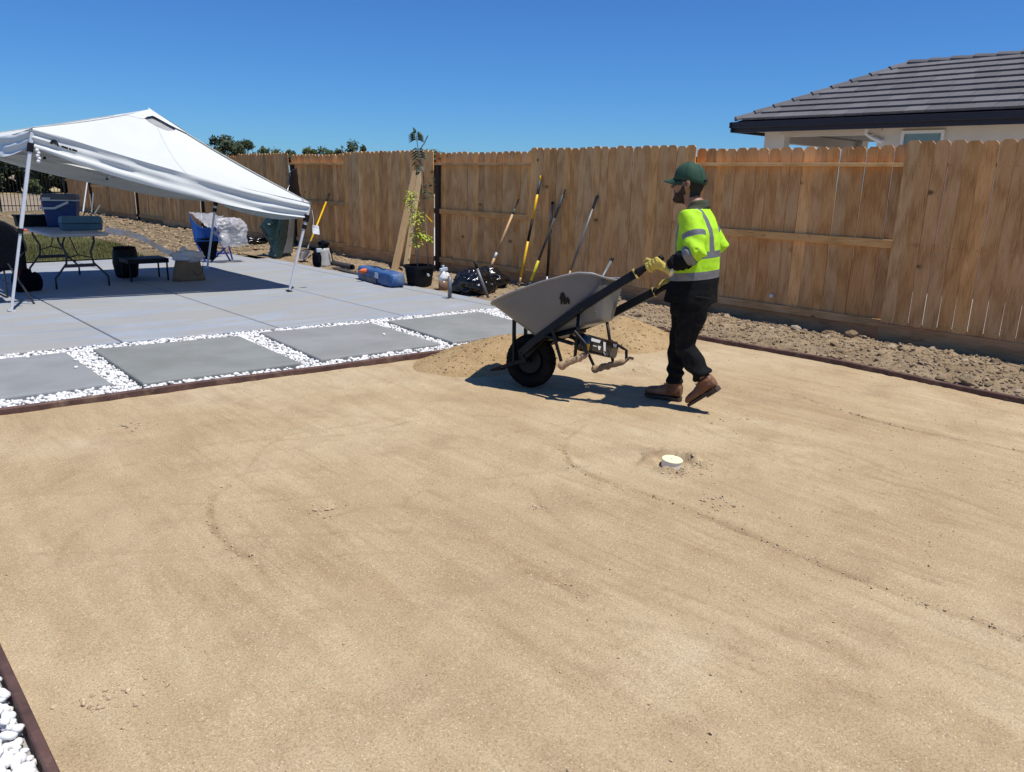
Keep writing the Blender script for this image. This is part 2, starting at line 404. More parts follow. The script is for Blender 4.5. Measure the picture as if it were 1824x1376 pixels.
def m_tile():
    t = NT('roof_tile_grey'); oi = t.new('ShaderNodeObjectInfo'); v = t.coord((14, 1, 1), rand=True)
    c = t.ramp(oi.outputs['Random'], [(0, (.14, .135, .14)), (1, (.20, .195, .20))])
    c = t.mix(.8, c, t.ramp(t.noise(v, 14, 4, .7), [(.3, .72), (.7, 1.25)]), 'MULTIPLY')
    return t.fin(c, .85, t.bump(t.noise(v, 20, 3), .3, .004), 0, .2, .85)
TILE = m_tile()
def m_glass():
    t = NT('window_glass'); return t.fin((.16, .22, .20), .12, None, 0, .8)
GLASS = m_glass()
FRAMEW = M('window_frame_white', (.75, .74, .71), .5, var=.03)
IRON = M('black_iron', (.010, .010, .012), .5)
TRAY = M('grey_tray_plastic', (.15, .157, .163), .3, var=.1, sc=4, spec=.5, dirt=(.19, .165, .125))
RUBBER = M('tyre_rubber', (.008, .008, .008), .85, var=.3, sc=20, bump=.4, spec=.15, dirt=(.03, .024, .016))
MUD = M('dried_mud', (.36, .25, .15), .95, var=.25, sc=25, bump=.7, bsc=50, dist=.008)
# person
SKIN = M('skin', (.33, .165, .10), .5, var=.1, sc=30)
HAIR = M('dark_hair', (.012, .009, .008), .7, var=.3, sc=90, bump=.6, bsc=200)
BEARD = M('beard', (.045, .023, .015), .8, var=.4, sc=120, bump=.8, bsc=200)
CAP = M('green_cap_cloth', (.024, .070, .044), .85, var=.12, sc=40, bump=.3, bsc=300)
VEST = M('hi_vis_fabric', (.43, .78, .02), .75, var=.06, sc=9, bump=.35, bsc=30, dist=.006)
TAPE = M('reflective_tape', (.19, .195, .20), .4, .2, var=.1, sc=30, bump=.25, bsc=30, dist=.004)
SHIRT = M('black_shirt', (.010, .0105, .011), .9, spec=.1, var=.3, sc=20, bump=.5, bsc=28, dist=.008)
PANTS = M('black_trousers', (.010, .0102, .011), .9, spec=.12, dirt=(.035, .03, .024), var=.35, sc=14, bump=.6, bsc=18, dist=.012)
OLIVE = M('olive_collar', (.05, .055, .03), .85)
GLOVE = M('yellow_glove', (.56, .45, .10), .75, var=.15, sc=30, bump=.4, bsc=80)
BOOT = M('brown_leather', (.155, .066, .032), .55, var=.25, sc=12, bump=.3, bsc=50, dirt=(.32, .21, .13))
SOLE = M('boot_sole', (.06, .04, .03), .8, dirt=(.28, .2, .13))
LENS = M('sunglass_lens', (.004, .004, .005), .35, spec=.3)
# ---------------------------------------------------------------- ground
Z_PAT = 0.03; Z_PAV = 0.045
b = MB(); b.add([(-400, -300, -.06), (500, -300, -.06), (500, 600, -.06), (-400, 600, -.06)], [(0, 1, 2, 3)])
tag(b.build('ground', FIELD), 'bare dry earth reaching to the trees', None, kind='structure')
b = MB(); b.add([(-200, 62, -.05), (300, 62, -.05), (300, 86, -.05), (-200, 86, -.05)], [(0, 1, 2, 3)])
tag(b.build('dry_grass_field', DRYG), 'yellow dry grass band in front of the far trees', None, kind='structure')

def segdist(X, Y, pl):
    best = np.full(X.shape, 9.0)
    for a, c in zip(pl[:-1], pl[1:]):
        dx, dy = c[0] - a[0], c[1] - a[1]; L = dx * dx + dy * dy + 1e-9
        t = np.clip(((X - a[0]) * dx + (Y - a[1]) * dy) / L, 0, 1)
        best = np.minimum(best, np.hypot(X - a[0] - t * dx, Y - a[1] - t * dy))
    return best
_NG = {}
def npnoise(X, Y, sc, seed, octaves=4, sx=1, sy=1):
    out = np.zeros(X.shape); amp = 1.0; tot = 0
    rng = None
    for o in range(octaves):
        N = 257
        if (seed, o) not in _NG: _NG[(seed, o)] = np.random.RandomState(seed * 31 + o).rand(N, N) * 2 - 1
        g = _NG[(seed, o)]
        x = (X * sc * sx + 50.3 * (o + 1)) % (N - 1); y = (Y * sc * sy + 31.7 * (o + 1)) % (N - 1)
        xi = x.astype(int); yi = y.astype(int); fx = x - xi; fy = y - yi
        fx = fx * fx * (3 - 2 * fx); fy = fy * fy * (3 - 2 * fy)
        v = (g[yi, xi] * (1 - fx) + g[yi, xi + 1] * fx) * (1 - fy) + (g[yi + 1, xi] * (1 - fx) + g[yi + 1, xi + 1] * fx) * fy
        out += amp * v; tot += amp; amp *= .55; sc *= 2.05
    return out / tot
def grid_object(name, xs, ys, zf, mats, smooth=True, keep=None):
    X, Y = np.meshgrid(xs, ys); Z = zf(X, Y)
    n = len(xs); m = len(ys)
    me = bpy.data.meshes.new(name)
    vs = np.stack([X.ravel(), Y.ravel(), Z.ravel()], 1)
    idx = np.arange(n * m).reshape(m, n)
    F = np.stack([idx[:-1, :-1].ravel(), idx[:-1, 1:].ravel(), idx[1:, 1:].ravel(), idx[1:, :-1].ravel()], 1)
    if keep is not None:
        k = keep(X, Y).ravel(); F = F[k[F].all(1)]
    me.from_pydata(vs.tolist(), [], F.tolist()); me.materials.append(mats)
    if smooth: me.polygons.foreach_set('use_smooth', [True] * len(me.polygons))
    me.update(); o = bpy.data.objects.new(name, me); C.objects.link(o); ORG[o.name] = Vector((0, 0, 0))
    return o

def xy(px, py): p = G(px, py); return (p.x, p.y)
FRONT = [(-2.2, 6.34)] + [(G(a, b_, .045).x, G(a, b_, .045).y - .022) for a, b_ in ((0, 726), (200, 700), (400, 672.5), (537, 655), (770, 625), (915, 606))] + [(6.2, 5.66), (6.93, 5.66)]
RIGHT = [(6.93, 5.66), (6.98, 5.2), (7.02, 4.47), (7.12, 3.67), (7.06, 2.6), (6.94, 1.54), (6.90, -1.5)]
LX = G(104, 1376, .03).x - .016
LEFT = [(LX + .01, 6.14), (LX + .006, 3.5), (LX, -1.5)]
def lerp_line(pl, t, axis=0):
    xs = [p[axis] for p in pl]; ys = [p[1 - axis] for p in pl]
    if xs[0] > xs[-1]: xs = xs[::-1]; ys = ys[::-1]
    return np.interp(t, xs, ys)
GROOVES = [
    ([(1000, 800), (1020, 830), (1060, 850), (1120, 870), (1180, 890), (1330, 950), (1500, 1022), (1660, 1084), (1740, 1110), (1824, 1145)], 0.0149, 0.0234),
    ([(1400, 700), (1530, 742), (1650, 772), (1824, 806)], 0.0124, 0.0180),
    ([(1460, 800), (1560, 838), (1640, 862), (1824, 935)], 0.0112, 0.0072),
    ([(1330, 780), (1480, 800), (1600, 842)], 0.0124, 0.0063),
    ([(410, 862), (382, 880), (372, 905), (382, 945), (415, 978), (470, 1010)], 0.0124, 0.0144),
    ([(920, 1010), (985, 1035), (1042, 1064)], 0.0124, 0.0180),
    ([(722, 905), (728, 885), (760, 872), (800, 890), (840, 915)], 0.0155, 0.0081),
    ([(490, 785), (600, 776), (700, 760), (760, 746)], 0.0112, 0.0072),
    ([(940, 868), (960, 900), (1020, 950)], 0.0112, 0.0063),
    ([(1000, 810), (1005, 780), (1040, 755)], 0.0124, 0.0072),
    ([(60, 880), (130, 845), (240, 825)], 0.0186, 0.0054),
    ([(640, 745), (760, 740), (900, 742)], 0.0124, 0.0054),
    ([(1240, 690), (1400, 720), (1560, 760)], 0.0124, 0.0054),
    ([(520, 905), (560, 912), (600, 905)], 0.0124, 0.0090), ([(450, 930), (455, 960)], 0.0093, 0.0072),
    ([(1380, 1040), (1500, 1090), (1640, 1160)], 0.0124, 0.0054), ([(830, 1090), (950, 1150), (1100, 1230)], 0.0186, 0.0045),
    ([(1130, 640), (1170, 675), (1190, 700)], 0.0124, 0.0054),
]
_r = random.Random(91); FOOT = []
for _k in range(34):
    x0 = _r.uniform(880, 1700); y0 = _r.uniform(745, 1250); L_ = _r.uniform(120, 420); sl_ = .36 + _r.uniform(-.07, .07); cv_ = _r.uniform(-.00025, .00025)
    GROOVES.append(([(x0 + L_ * t, y0 + sl_ * L_ * t + cv_ * (L_ * t) ** 2) for t in (0, .25, .5, .75, 1)], _r.uniform(.006, .012), _r.uniform(.003, .0075)))
for _k in range(22):
    x0 = _r.uniform(-20, 900); y0 = _r.uniform(735, 1000); L_ = _r.uniform(90, 330); sl_ = _r.uniform(-.16, .02); cv_ = _r.uniform(-.0004, .0006)
    GROOVES.append(([(x0 + L_ * t, y0 + sl_ * L_ * t + cv_ * (L_ * t) ** 2) for t in (0, .25, .5, .75, 1)], _r.uniform(.007, .014), _r.uniform(.003, .0065)))
for _k in range(12):
    cx_, cy_ = _r.uniform(250, 900), _r.uniform(850, 1300); ra_ = _r.uniform(60, 240); a0_ = _r.uniform(2, 4.2)
    GROOVES.append(([(cx_ + ra_ * math.cos(a0_ + t), cy_ + ra_ * .55 * math.sin(a0_ + t)) for t in (0, .3, .6, .9, 1.2)], _r.uniform(.007, .013), _r.uniform(.003, .006)))
for _k in range(26):
    x0 = _r.uniform(640, 1500); y0 = _r.uniform(690, 900); an_ = _r.uniform(-.5, .5); p_ = G(x0, y0)
    q_ = (p_.x + .17 * math.cos(1.9 + an_), p_.y + .17 * math.sin(1.9 + an_)); FOOT.append(([(p_.x, p_.y), q_], .036, _r.uniform(.003, .0065)))
CAPX = G(1196, 822)
def z_sand(X, Y):
    Z = .012 * npnoise(X, Y, .8, 1) + .005 * npnoise(X, Y, 4, 2) + .003 * npnoise(X, Y, 17, 3, 3)
    a = math.radians(-28); U = X * math.cos(a) - Y * math.sin(a); V = X * math.sin(a) + Y * math.cos(a)
    Z += .0035 * npnoise(U, V, 2.2, 4, 4, .35, 3.2)
    wob = .02 * npnoise(X, Y, 3, 8, 2); wob2 = .02 * npnoise(X, Y, 3, 9, 2)
    rgh = npnoise(X, Y, 14, 11, 2)
    for pl, w, dep in GROOVES:
        d = segdist(X + wob, Y + wob2, [xy(*p) for p in pl])
        Z -= dep * (.65 + .7 * rgh) * np.exp(-(d / w) ** 2); Z += dep * .45 * (.7 + rgh) * np.exp(-((d - w * 1.9) / w) ** 2)
    for pl, w, dep in FOOT:
        d = segdist(X + wob * .4, Y + wob2 * .4, pl); Z -= dep * np.exp(-(d / w) ** 6) * (1 + .5 * rgh); Z += dep * .5 * np.exp(-((d - w * 1.35) / (w * .35)) ** 2) * (.6 + rgh)
    d = np.hypot((X - CAPX.x), (Y - CAPX.y)) + .03 * npnoise(X, Y, 9, 12)
    Z -= .026 * np.exp(-(d / .13) ** 4); Z += .015 * (.8 + 3.2 * npnoise(X, Y, 22, 13, 3)) * np.exp(-((d - .16) / .06) ** 2)
    lum = np.clip(npnoise(X, Y, 1.1, 21, 2) - .33, 0, 1) * 3
    Z += lum * .012 * npnoise(X, Y, 24, 22, 3)
    return Z
ys = np.concatenate([np.concatenate([np.arange(-1.4, 1.4, .04), np.arange(1.4, 5.2, .018)]), np.arange(5.2, 6.33, .03)])
xs = np.arange(LX - .006, 7.16, .02)
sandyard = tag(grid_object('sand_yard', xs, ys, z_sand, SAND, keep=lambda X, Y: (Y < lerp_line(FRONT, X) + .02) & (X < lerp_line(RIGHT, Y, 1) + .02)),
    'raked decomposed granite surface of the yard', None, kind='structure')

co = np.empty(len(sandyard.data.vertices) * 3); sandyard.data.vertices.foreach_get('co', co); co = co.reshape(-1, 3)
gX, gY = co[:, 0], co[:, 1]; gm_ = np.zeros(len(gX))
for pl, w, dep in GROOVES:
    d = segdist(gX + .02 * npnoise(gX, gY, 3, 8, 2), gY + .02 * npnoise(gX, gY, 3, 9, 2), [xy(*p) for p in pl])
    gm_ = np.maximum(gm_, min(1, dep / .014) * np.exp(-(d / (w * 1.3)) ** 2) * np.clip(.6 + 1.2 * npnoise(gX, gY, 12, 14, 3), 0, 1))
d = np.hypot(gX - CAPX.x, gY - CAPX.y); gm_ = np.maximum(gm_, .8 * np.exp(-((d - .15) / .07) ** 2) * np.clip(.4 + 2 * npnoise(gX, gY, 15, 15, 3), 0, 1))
at_ = sandyard.data.attributes.new('darker', 'FLOAT', 'POINT'); at_.data.foreach_set('value', gm_)  # per-vertex amount of dark brown, from distance to grooves and pipe cap
# soil strip and its mound along the fence
def z_soil(X, Y):
    t = np.clip((X - 6.9) / 1.5, 0, 1)
    Z = -.005 + .07 * np.sin(np.pi * np.clip(t, 0, 1)) ** .8 * np.where(Y < 7, 1, .4) + .035 * t
    far = np.clip((Y - 7.5) / 2, 0, 1)
    Z = Z * (1 - .35 * far)
    Z += .03 * npnoise(X, Y, 2.2, 31) + .016 * npnoise(X, Y, 9, 32, 3) + .042 * np.clip(np.abs(npnoise(X, Y, 11, 33, 4)) - .04, 0, 1) * (.4 + np.clip(1.6 * npnoise(X, Y, 1.6, 34, 2) + .5, 0, 1.2))
    ed = np.where(Y < 5.75, lerp_line(RIGHT, Y, 1), 6.84); k = np.clip((X - ed) / .22, 0, 1)
    return Z * k + .012 * (1 - k)
xs = np.arange(6.85, 8.66, .022); ys = np.concatenate([np.arange(-1.5, .6, .05), np.arange(.6, 7.5, .022), np.arange(7.5, 16, .04)])
tag(grid_object('soil_strip', xs, ys, z_soil, SOIL, keep=lambda X, Y: (X > np.where(Y < 5.74, lerp_line(RIGHT, Y, 1) - .01, 6.80))),
    'rough cloddy soil between the edging and the fence', None, kind='structure')
def z_back(X, Y): return -.02 + .05 * npnoise(X, Y, 1.3, 41) + .02 * npnoise(X, Y, 6, 42) + .10 * np.clip((X - 7.2) / 1.4, 0, 1)
tag(grid_object('back_soil', np.arange(-6, 8.66, .12), np.arange(15.4, 36, .12), z_back, BSOIL), 'bare soil behind the patio along the fence', None, kind='structure')

# pieces of rock
def rockmesh(name, m, seed, sub=1, flat=.7, rough=.35, smooth=False, r=1.0):
    rnd = random.Random(seed); bm = bmesh.new(); bmesh.ops.create_icosphere(bm, subdivisions=sub, radius=r)
    o = Vector((rnd.random() * 50, rnd.random() * 50, rnd.random() * 50)); sx, sy = rnd.uniform(.75, 1.2), rnd.uniform(.65, 1.0)
    for v in bm.verts:
        d = 1 + rough * mn.noise(v.co * 1.1 + o) + rough * .5 * mn.noise(v.co * 2.7 + o)
        v.co = Vector((v.co.x * sx * d, v.co.y * sy * d, v.co.z * flat * d))
    me = bpy.data.meshes.new(name); bm.to_mesh(me); bm.free(); me.materials.append(m)
    if smooth: me.polygons.foreach_set('use_smooth', [True] * len(me.polygons))
    return me
def merged_rocks(name, meshes, items, m, smooth=False):
    """items: (x, y, z, size, rotz, tilt, variant) -> one mesh"""
    V = []; F = []; base = 0
    arr = []
    for me in meshes:
        v = np.empty(len(me.vertices) * 3); me.vertices.foreach_get('co', v); v = v.reshape(-1, 3)
        arr.append((v, np.array([list(p.vertices) for p in me.polygons])))
    for x, y, z, s, rz, ti, k in items:
        v, f = arr[k % len(arr)]; R = (Matrix.Rotation(rz, 3, 'Z') @ Matrix.Rotation(ti, 3, 'X')); R = np.array(R)
        V.append((v * s) @ R.T + (x, y, z)); F.append(f + base); base += len(v)
    V = np.concatenate(V); F = np.concatenate(F)
    me = bpy.data.meshes.new(name); me.from_pydata(V.tolist(), [], F.tolist()); me.materials.append(m)
    if smooth: me.polygons.foreach_set('use_smooth', [True] * len(me.polygons))
    me.update(); o = bpy.data.objects.new(name, me); C.objects.link(o); ORG[o.name] = Vector((0, 0, 0)); return o
strip = bpy.data.objects['soil_strip']
cl = [rockmesh('stone', CLOD, 100 + i, 2, .6, .5) for i in range(8)]
cl1 = [rockmesh('stone_small', CLODM, 150 + i, 1, .65, .5) for i in range(6)]
def zs(x, y): return float(z_soil(np.array([x]), np.array([y]))[0])
rnd = random.Random(5)
n = 0
while n < 240:
    y = rnd.uniform(.9, 6.6) if rnd.random() < .8 else rnd.uniform(6.6, 9); x = 7.05 + rnd.random() ** 1.2 * 1.2 + (.05 if y < 5 else 0)
    edge = lerp_line(RIGHT, y, 1) if y < 5.7 else 7.0
    if x < edge + .09: continue
    s = rnd.choice([.018, .022, .027, .034, .042, .055]) * rnd.uniform(.8, 1.3)
    s *= .8
    if rnd.random() < .06: s *= 2.0
    inst(cl[n % 8], 'stone', strip, (x, y, zs(x, y) + s * .15), (rnd.uniform(-.6, .6), rnd.uniform(-.6, .6), rnd.uniform(0, 6.3)), (s, s * rnd.uniform(.7, 1.1), s * rnd.uniform(.6, 1))); n += 1
items = []
while len(items) < 7000:
    y = rnd.uniform(-.5, 15.5) if rnd.random() < .45 else rnd.uniform(.8, 6.5); x = rnd.uniform(6.9, 8.35)
    edge = lerp_line(RIGHT, y, 1) if y < 5.7 else 6.95
    if x < edge + .04: continue
    s = .005 + rnd.random() ** 3 * .02
    items.append((x, y, zs(x, y) + s * .3, s, rnd.uniform(0, 6), rnd.uniform(-.5, .5), rnd.randrange(6)))
o = merged_rocks('small_clods', cl1, items, CLODM); o.parent = strip; o['kind'] = 'stuff'
items = []
for _ in range(3500):
    x = rnd.uniform(5.5, 8.4); y = rnd.uniform(15.6, 34); s = .015 + rnd.random() ** 3 * .06
    items.append((x, y, float(z_back(np.array([x]), np.array([y]))[0]) + s * .2, s, rnd.uniform(0, 6), 0, rnd.randrange(6)))
o = merged_rocks('small_clods', cl1, items, CLODM); o.parent = bpy.data.objects['back_soil']; o['kind'] = 'stuff'
# crumbs lying on the sand yard
items = []
pat = [(CAPX.x - .02, CAPX.y - .10, .15, 170), (G(205, 1240).x, G(205, 1240).y, .12, 70), (G(1280, 895).x, G(1280, 895).y, .10, 40), (G(575, 912).x, G(575, 912).y, .1, 50), (G(960, 905).x, G(960, 905).y, .05, 14), (G(1300, 745).x, G(1300, 745).y, .3, 30), (G(230, 760).x, G(230, 760).y, .1, 40), (G(1150, 660).x, G(1150, 660).y, .3, 26)]
for cx_, cy_, r_, k_ in pat:
    for _ in range(k_):
        x = rnd.gauss(cx_, r_ * .6); y = rnd.gauss(cy_, r_ * .5); s = .003 + rnd.random() ** 3 * .010
        items.append((x, y, s * .3, s, rnd.uniform(0, 6), rnd.uniform(-.5, .5), rnd.randrange(6)))
for pl, w, dep in GROOVES:
    pw = [xy(*p) for p in pl]
    for a, c_ in zip(pw[:-1], pw[1:]):
        for _ in range(int(math.hypot(c_[0] - a[0], c_[1] - a[1]) * 130 * max(0, dep - .008) / .008)):
            t_ = rnd.random(); x = a[0] + (c_[0] - a[0]) * t_; y = a[1] + (c_[1] - a[1]) * t_; o1 = .02 * npnoise(np.array([x]), np.array([y]), 3, 8, 2)[0]; o2 = .02 * npnoise(np.array([x]), np.array([y]), 3, 9, 2)[0]
            s = .0016 + rnd.random() ** 3 * .006; items.append((x - o1 + rnd.gauss(0, .014), y - o2 + rnd.gauss(0, .014), 0, s, rnd.uniform(0, 6), 0, rnd.randrange(6)))
for _ in range(5200):
    y = 1.0 + rnd.random() ** 1.6 * 4.8; x = rnd.uniform(.35, 6.9); s = .0014 + rnd.random() ** 7 * .005
    items.append((x, y, 0.004, s, rnd.uniform(0, 6), 0, rnd.randrange(6)))
X_ = np.array([i[0] for i in items]); Y_ = np.array([i[1] for i in items]); Zs = z_sand(X_, Y_)
items = [(i[0], i[1], float(z) + i[3] * .4, i[3], i[4], i[5], i[6]) for i, z in zip(items, Zs)]
SPECK = M('granite_crumb', (.46, .36, .23), .9, var=.4, sc=60)
tag(merged_rocks('granite_crumbs', cl1, items, SPECK), 'stray granite crumbs scattered on the raked yard', None, kind='stuff')

# ---------------------------------------------------------------- edging boards
def border(name, pl, w, z0, z1, label, group):
    b = MB(); dense = []
    for a, c in zip(pl[:-1], pl[1:]):
        k = max(1, int(math.hypot(c[0] - a[0], c[1] - a[1]) / .25))
        for i in range(k): dense.append((a[0] + (c[0] - a[0]) * i / k, a[1] + (c[1] - a[1]) * i / k))
    dense.append(pl[-1]); dense = [Vector(p) for p in dense]
    sm = dense[:]
    for _ in range(4): sm = [sm[0]] + [(sm[i - 1] + sm[i] * 2 + sm[i + 1]) / 4 for i in range(1, len(sm) - 1)] + [sm[-1]]
    rings = []
    for i, p in enumerate(sm):
        t = (sm[min(i + 1, len(sm) - 1)] - sm[max(i - 1, 0)]).normalized(); nrm = Vector((-t.y, t.x))
        zz = z1 + .004 * math.sin(i * .9) + rnd.uniform(-.002, .002)
        pts = [(-.5, z0), (-.5, zz - .006), (-.36, zz), (.36, zz), (.5, zz - .006), (.5, z0)]
        rings.append([Vector((p.x + nrm.x * w * s_, p.y + nrm.y * w * s_, z_)) for s_, z_ in pts])
    b.loft(rings)
    o = b.build(name, EDGE, smooth=False); return tag(o, label, 'edging', group)
E1 = border('edging_board', FRONT, .045, -.05, .045, 'straight brown edging board between the white pebbles and the sand', 'brown edging boards')
E2 = border('edging_board', RIGHT, .045, -.05, .045, 'curved brown edging board holding back the cloddy soil by the fence', 'brown edging boards')
E3 = border('edging_board', LEFT, .030, -.05, .038, 'brown edging board in the near left corner beside pebbles', 'brown edging boards')

# ---------------------------------------------------------------- patio and pavers
def rounded_slab(mb, c4, z0, z1, r=.012):
    """slab with an eased top edge from 4 corners (counterclockwise)"""
    c = sum((Vector(p) for p in c4), Vector((0, 0))) / 4
    def ring(k, z): return [Vector((c.x + (p[0] - c.x) * (1 - k / max(.2, abs(p[0] - c.x))), c.y + (p[1] - c.y) * (1 - k / max(.2, abs(p[1] - c.y))), z)) for p in c4]
    mb.loft([ring(0, z0), ring(0, z1 - r), ring(r * .35, z1 - r * .3), ring(r, z1)])
patio = MB(); patio.add([(-3.9, 7.6, -.03), (6.8, 7.3, -.03), (6.8, 15.5, -.03), (-3.9, 15.7, -.03)], [(0, 1, 2, 3)])
patio = tag(patio.build('patio', M('joint_dirt', (.10, .09, .08), .9)), 'grey brushed concrete patio poured in long panels', None, kind='structure')
def front_y(x): return float(np.interp(x, [-4, 1.2, 2.17, 3.66, 6.35, 6.9], [8.08, 7.86, 7.81, 7.63, 7.36, 7.30]))
XS = [-3.9, -.85, .66, 2.165, 3.67, 5.19, 6.555, 6.83]
for i, (a, c_) in enumerate(zip(XS[:-1], XS[1:])):
    g_ = .007
    for y0, y1 in ([(None, 15.5)] if i < 6 else [(None, 9.55), (9.56, 11.9), (11.91, 14.4)]):
        bb = MB(); xa, xb = a + g_, c_ - g_
        ya = (front_y(xa), front_y(xb)) if y0 is None else (y0, y0)
        rounded_slab(bb, [(xa, ya[0] + .0), (xb, ya[1]), (xb, y1 - .006), (xa, y1 - .006)], -.05, Z_PAT)
        bb.build('slab', CONC, patio)
PV = []
def P4(*pp): return [(G(px, py, Z_PAV).x, G(px, py, Z_PAV).y) for px, py in pp]
PV.append([(.36, 6.27), (1.62, 6.20), (1.63, 7.55), (.36, 7.66)])
PV.append(P4((254, 682), (537, 646), (425, 598), (165, 622)))
PV.append(P4((571, 640), (785, 612), (662, 575), (462, 592)))
PV.append([(4.67, 5.90), (5.95, 5.80), (6.06, 7.14), (4.79, 7.24)])
PV.append([(6.30, 5.80), (6.86, 5.78), (6.86, 7.08), (6.40, 7.11)])
PV.append([(-1.2, 6.40), (.1, 6.31), (.1, 7.70), (-1.2, 7.80)])
for k, pv in enumerate(PV):
    lab = ['square grey concrete paver nearest the left side, by the wide pebble gap', 'second square concrete paver from the left, dull green grey', 'third square concrete paver with one stray pebble on it', 'pale square concrete paver behind the wheelbarrow tray', 'narrow concrete paver hidden behind the wheelbarrow wheel', 'square concrete paver at the far left edge'][k]
    b = MB(); rounded_slab(b, pv, -.03, Z_PAV, .014); tag(b.build('paver', PAVE), lab, 'paver', 'square pavers set in white pebbles')

# ---------------------------------------------------------------- white pebbles
def inpoly(x, y, P):
    r = False; n_ = len(P)
    for i in range(n_):
        x1, y1 = P[i]; x2, y2 = P[(i + 1) % n_]
        if (y1 > y) != (y2 > y) and x < (x2 - x1) * (y - y1) / (y2 - y1) + x1: r = not r
    return r
b = MB(); b.add([(-2.2, -1.5, -.015), (.28, -1.5, -.015), (.28, 6.3, -.015), (-2.2, 6.4, -.015)], [(0, 1, 2, 3)])
b.add([(-2.2, 6.37, -.012), (6.9, 5.74, -.012), (6.9, 7.4, -.012), (-2.2, 8.05, -.012)], [(0, 1, 2, 3)])
bed = tag(b.build('pebble_bed', M('bed_base', (.35, .33, .30), .9)), 'bed of white pebbles round the pavers', None, kind='structure')
pm = [rockmesh('pebble', PEB, 200 + i, 2, .68, .28, True) for i in range(8)]
pm1 = [rockmesh('pebble_low', PEB, 230 + i, 1, .68, .30, True) for i in range(8)]
near = []
while len(near) < 300:
    y = rnd.uniform(2.0, 2.95); x = LX - .026 - rnd.random() * .19
    s = rnd.uniform(.011, .021)
    if any((x - a) ** 2 + (y - c_) ** 2 < ((s + s2) * .42) ** 2 for a, c_, s2 in near[-120:]) and rnd.random() < .9: continue
    near.append((x, y, s))
near_set = near[:]
for k, (x, y, s) in enumerate(near):
    inst(pm[k % 8], 'pebble', bed, (x, y, .010 + rnd.random() * .026), (rnd.uniform(-.5, .5), rnd.uniform(-.5, .5), rnd.uniform(0, 6.3)), (s * rnd.uniform(1, 1.35), s, s))
items = []
for _ in range(3800):
    y = rnd.uniform(.6, 3.1); x = rnd.uniform(-.5, LX - .025); s = rnd.uniform(.012, .02); items.append((x, y, rnd.uniform(-.005, .012), s, rnd.uniform(0, 6), rnd.uniform(-.5, .5), rnd.randrange(8)))
for _ in range(2600):
    y = rnd.uniform(3.0, 6.15); x = rnd.uniform(-.6, LX - .03); s = rnd.uniform(.014, .023); items.append((x, y, rnd.uniform(0, .02), s, rnd.uniform(0, 6), rnd.uniform(-.5, .5), rnd.randrange(8)))
k = 0
while k < 8200:
    x = rnd.uniform(-1.3, 6.86); lo = float(lerp_line(FRONT, x)) + .035; hi = front_y(x) - .012
    y = rnd.uniform(lo, hi)
    if any(inpoly(x, y, p) for p in PV): continue
    s = rnd.uniform(.013, .022); items.append((x, y, rnd.uniform(0, .022), s, rnd.uniform(0, 6), rnd.uniform(-.6, .6), rnd.randrange(8))); k += 1
o = merged_rocks('pebble_mass', pm1, items, PEB, True); o.parent = bed; o['kind'] = 'stuff'
for (px, py, z_, lab) in [(136, 656, Z_PAV, 'white pebble lying alone near the right side of the leftmost paver'), (135, 643, Z_PAV, 'white pebble at the edge of the leftmost paver, above another'), (50, 638, Z_PAV, 'white pebble on the far edge of the leftmost paver'), (684, 597, Z_PAV, 'single white pebble on the third paver from the left')]:
    p = G(px, py, z_); o = inst(pm[px % 8], 'pebble', None, p + Vector((0, 0, .008)), (0, 0, px), (.02, .017, .015)); tag(o, lab, 'pebble', 'stray pebbles on the pavers')

# ---------------------------------------------------------------- wood fence
FX = 8.42
fence = thing('wood_fence', 'long cedar picket fence with dog-eared tops and alternating rail panels', 'fence', (8.5, 8, 0))
def picket_mesh(h, w=.139, t=.016, nails=(), taper=0):
    b = MB(); c = .03
    out = [(-w / 2 + taper, 0), (w / 2 - taper, 0), (w / 2, h - c), (w / 2 - c, h), (-w / 2 + c, h), (-w / 2, h - c)]
    b.prism([(-t / 2, y, z) for y, z in out], (t, 0, 0))
    for z in nails:
        for y in (-w * .3, w * .3):
            b.add([(-t / 2 - .0015, y + .004 * math.cos(a), z + .004 * math.sin(a)) for a in (0, 1.05, 2.1, 3.14, 4.2, 5.2)], [(0, 1, 2, 3, 4, 5)], 1)
    return b.mesh('picket', [W_PICK, NAIL])
PA = picket_mesh(1.85, nails=(.05, .83, 1.61)); PB = picket_mesh(1.85); PW = picket_mesh(1.85, nails=(.05, .83, 1.61), taper=.0024)
BND = [(-2.3, 'B'), (.25, 'B'), (.26, 'A'), (3.26, 'B'), (5.86, 'A'), (8.72, 'B'), (11.25, 'A'), (14.15, 'B'), (16.6, 'A'), (19.2, 'B'), (21.9, 'A'), (24.75, 'B'), (27.35, 'A'), (30.45, 'B'), (32.5, 'A'), (35.3, None)]
BND = BND[1:] if False else [b_ for b_ in BND if b_[0] != .25]
rail_n = 0
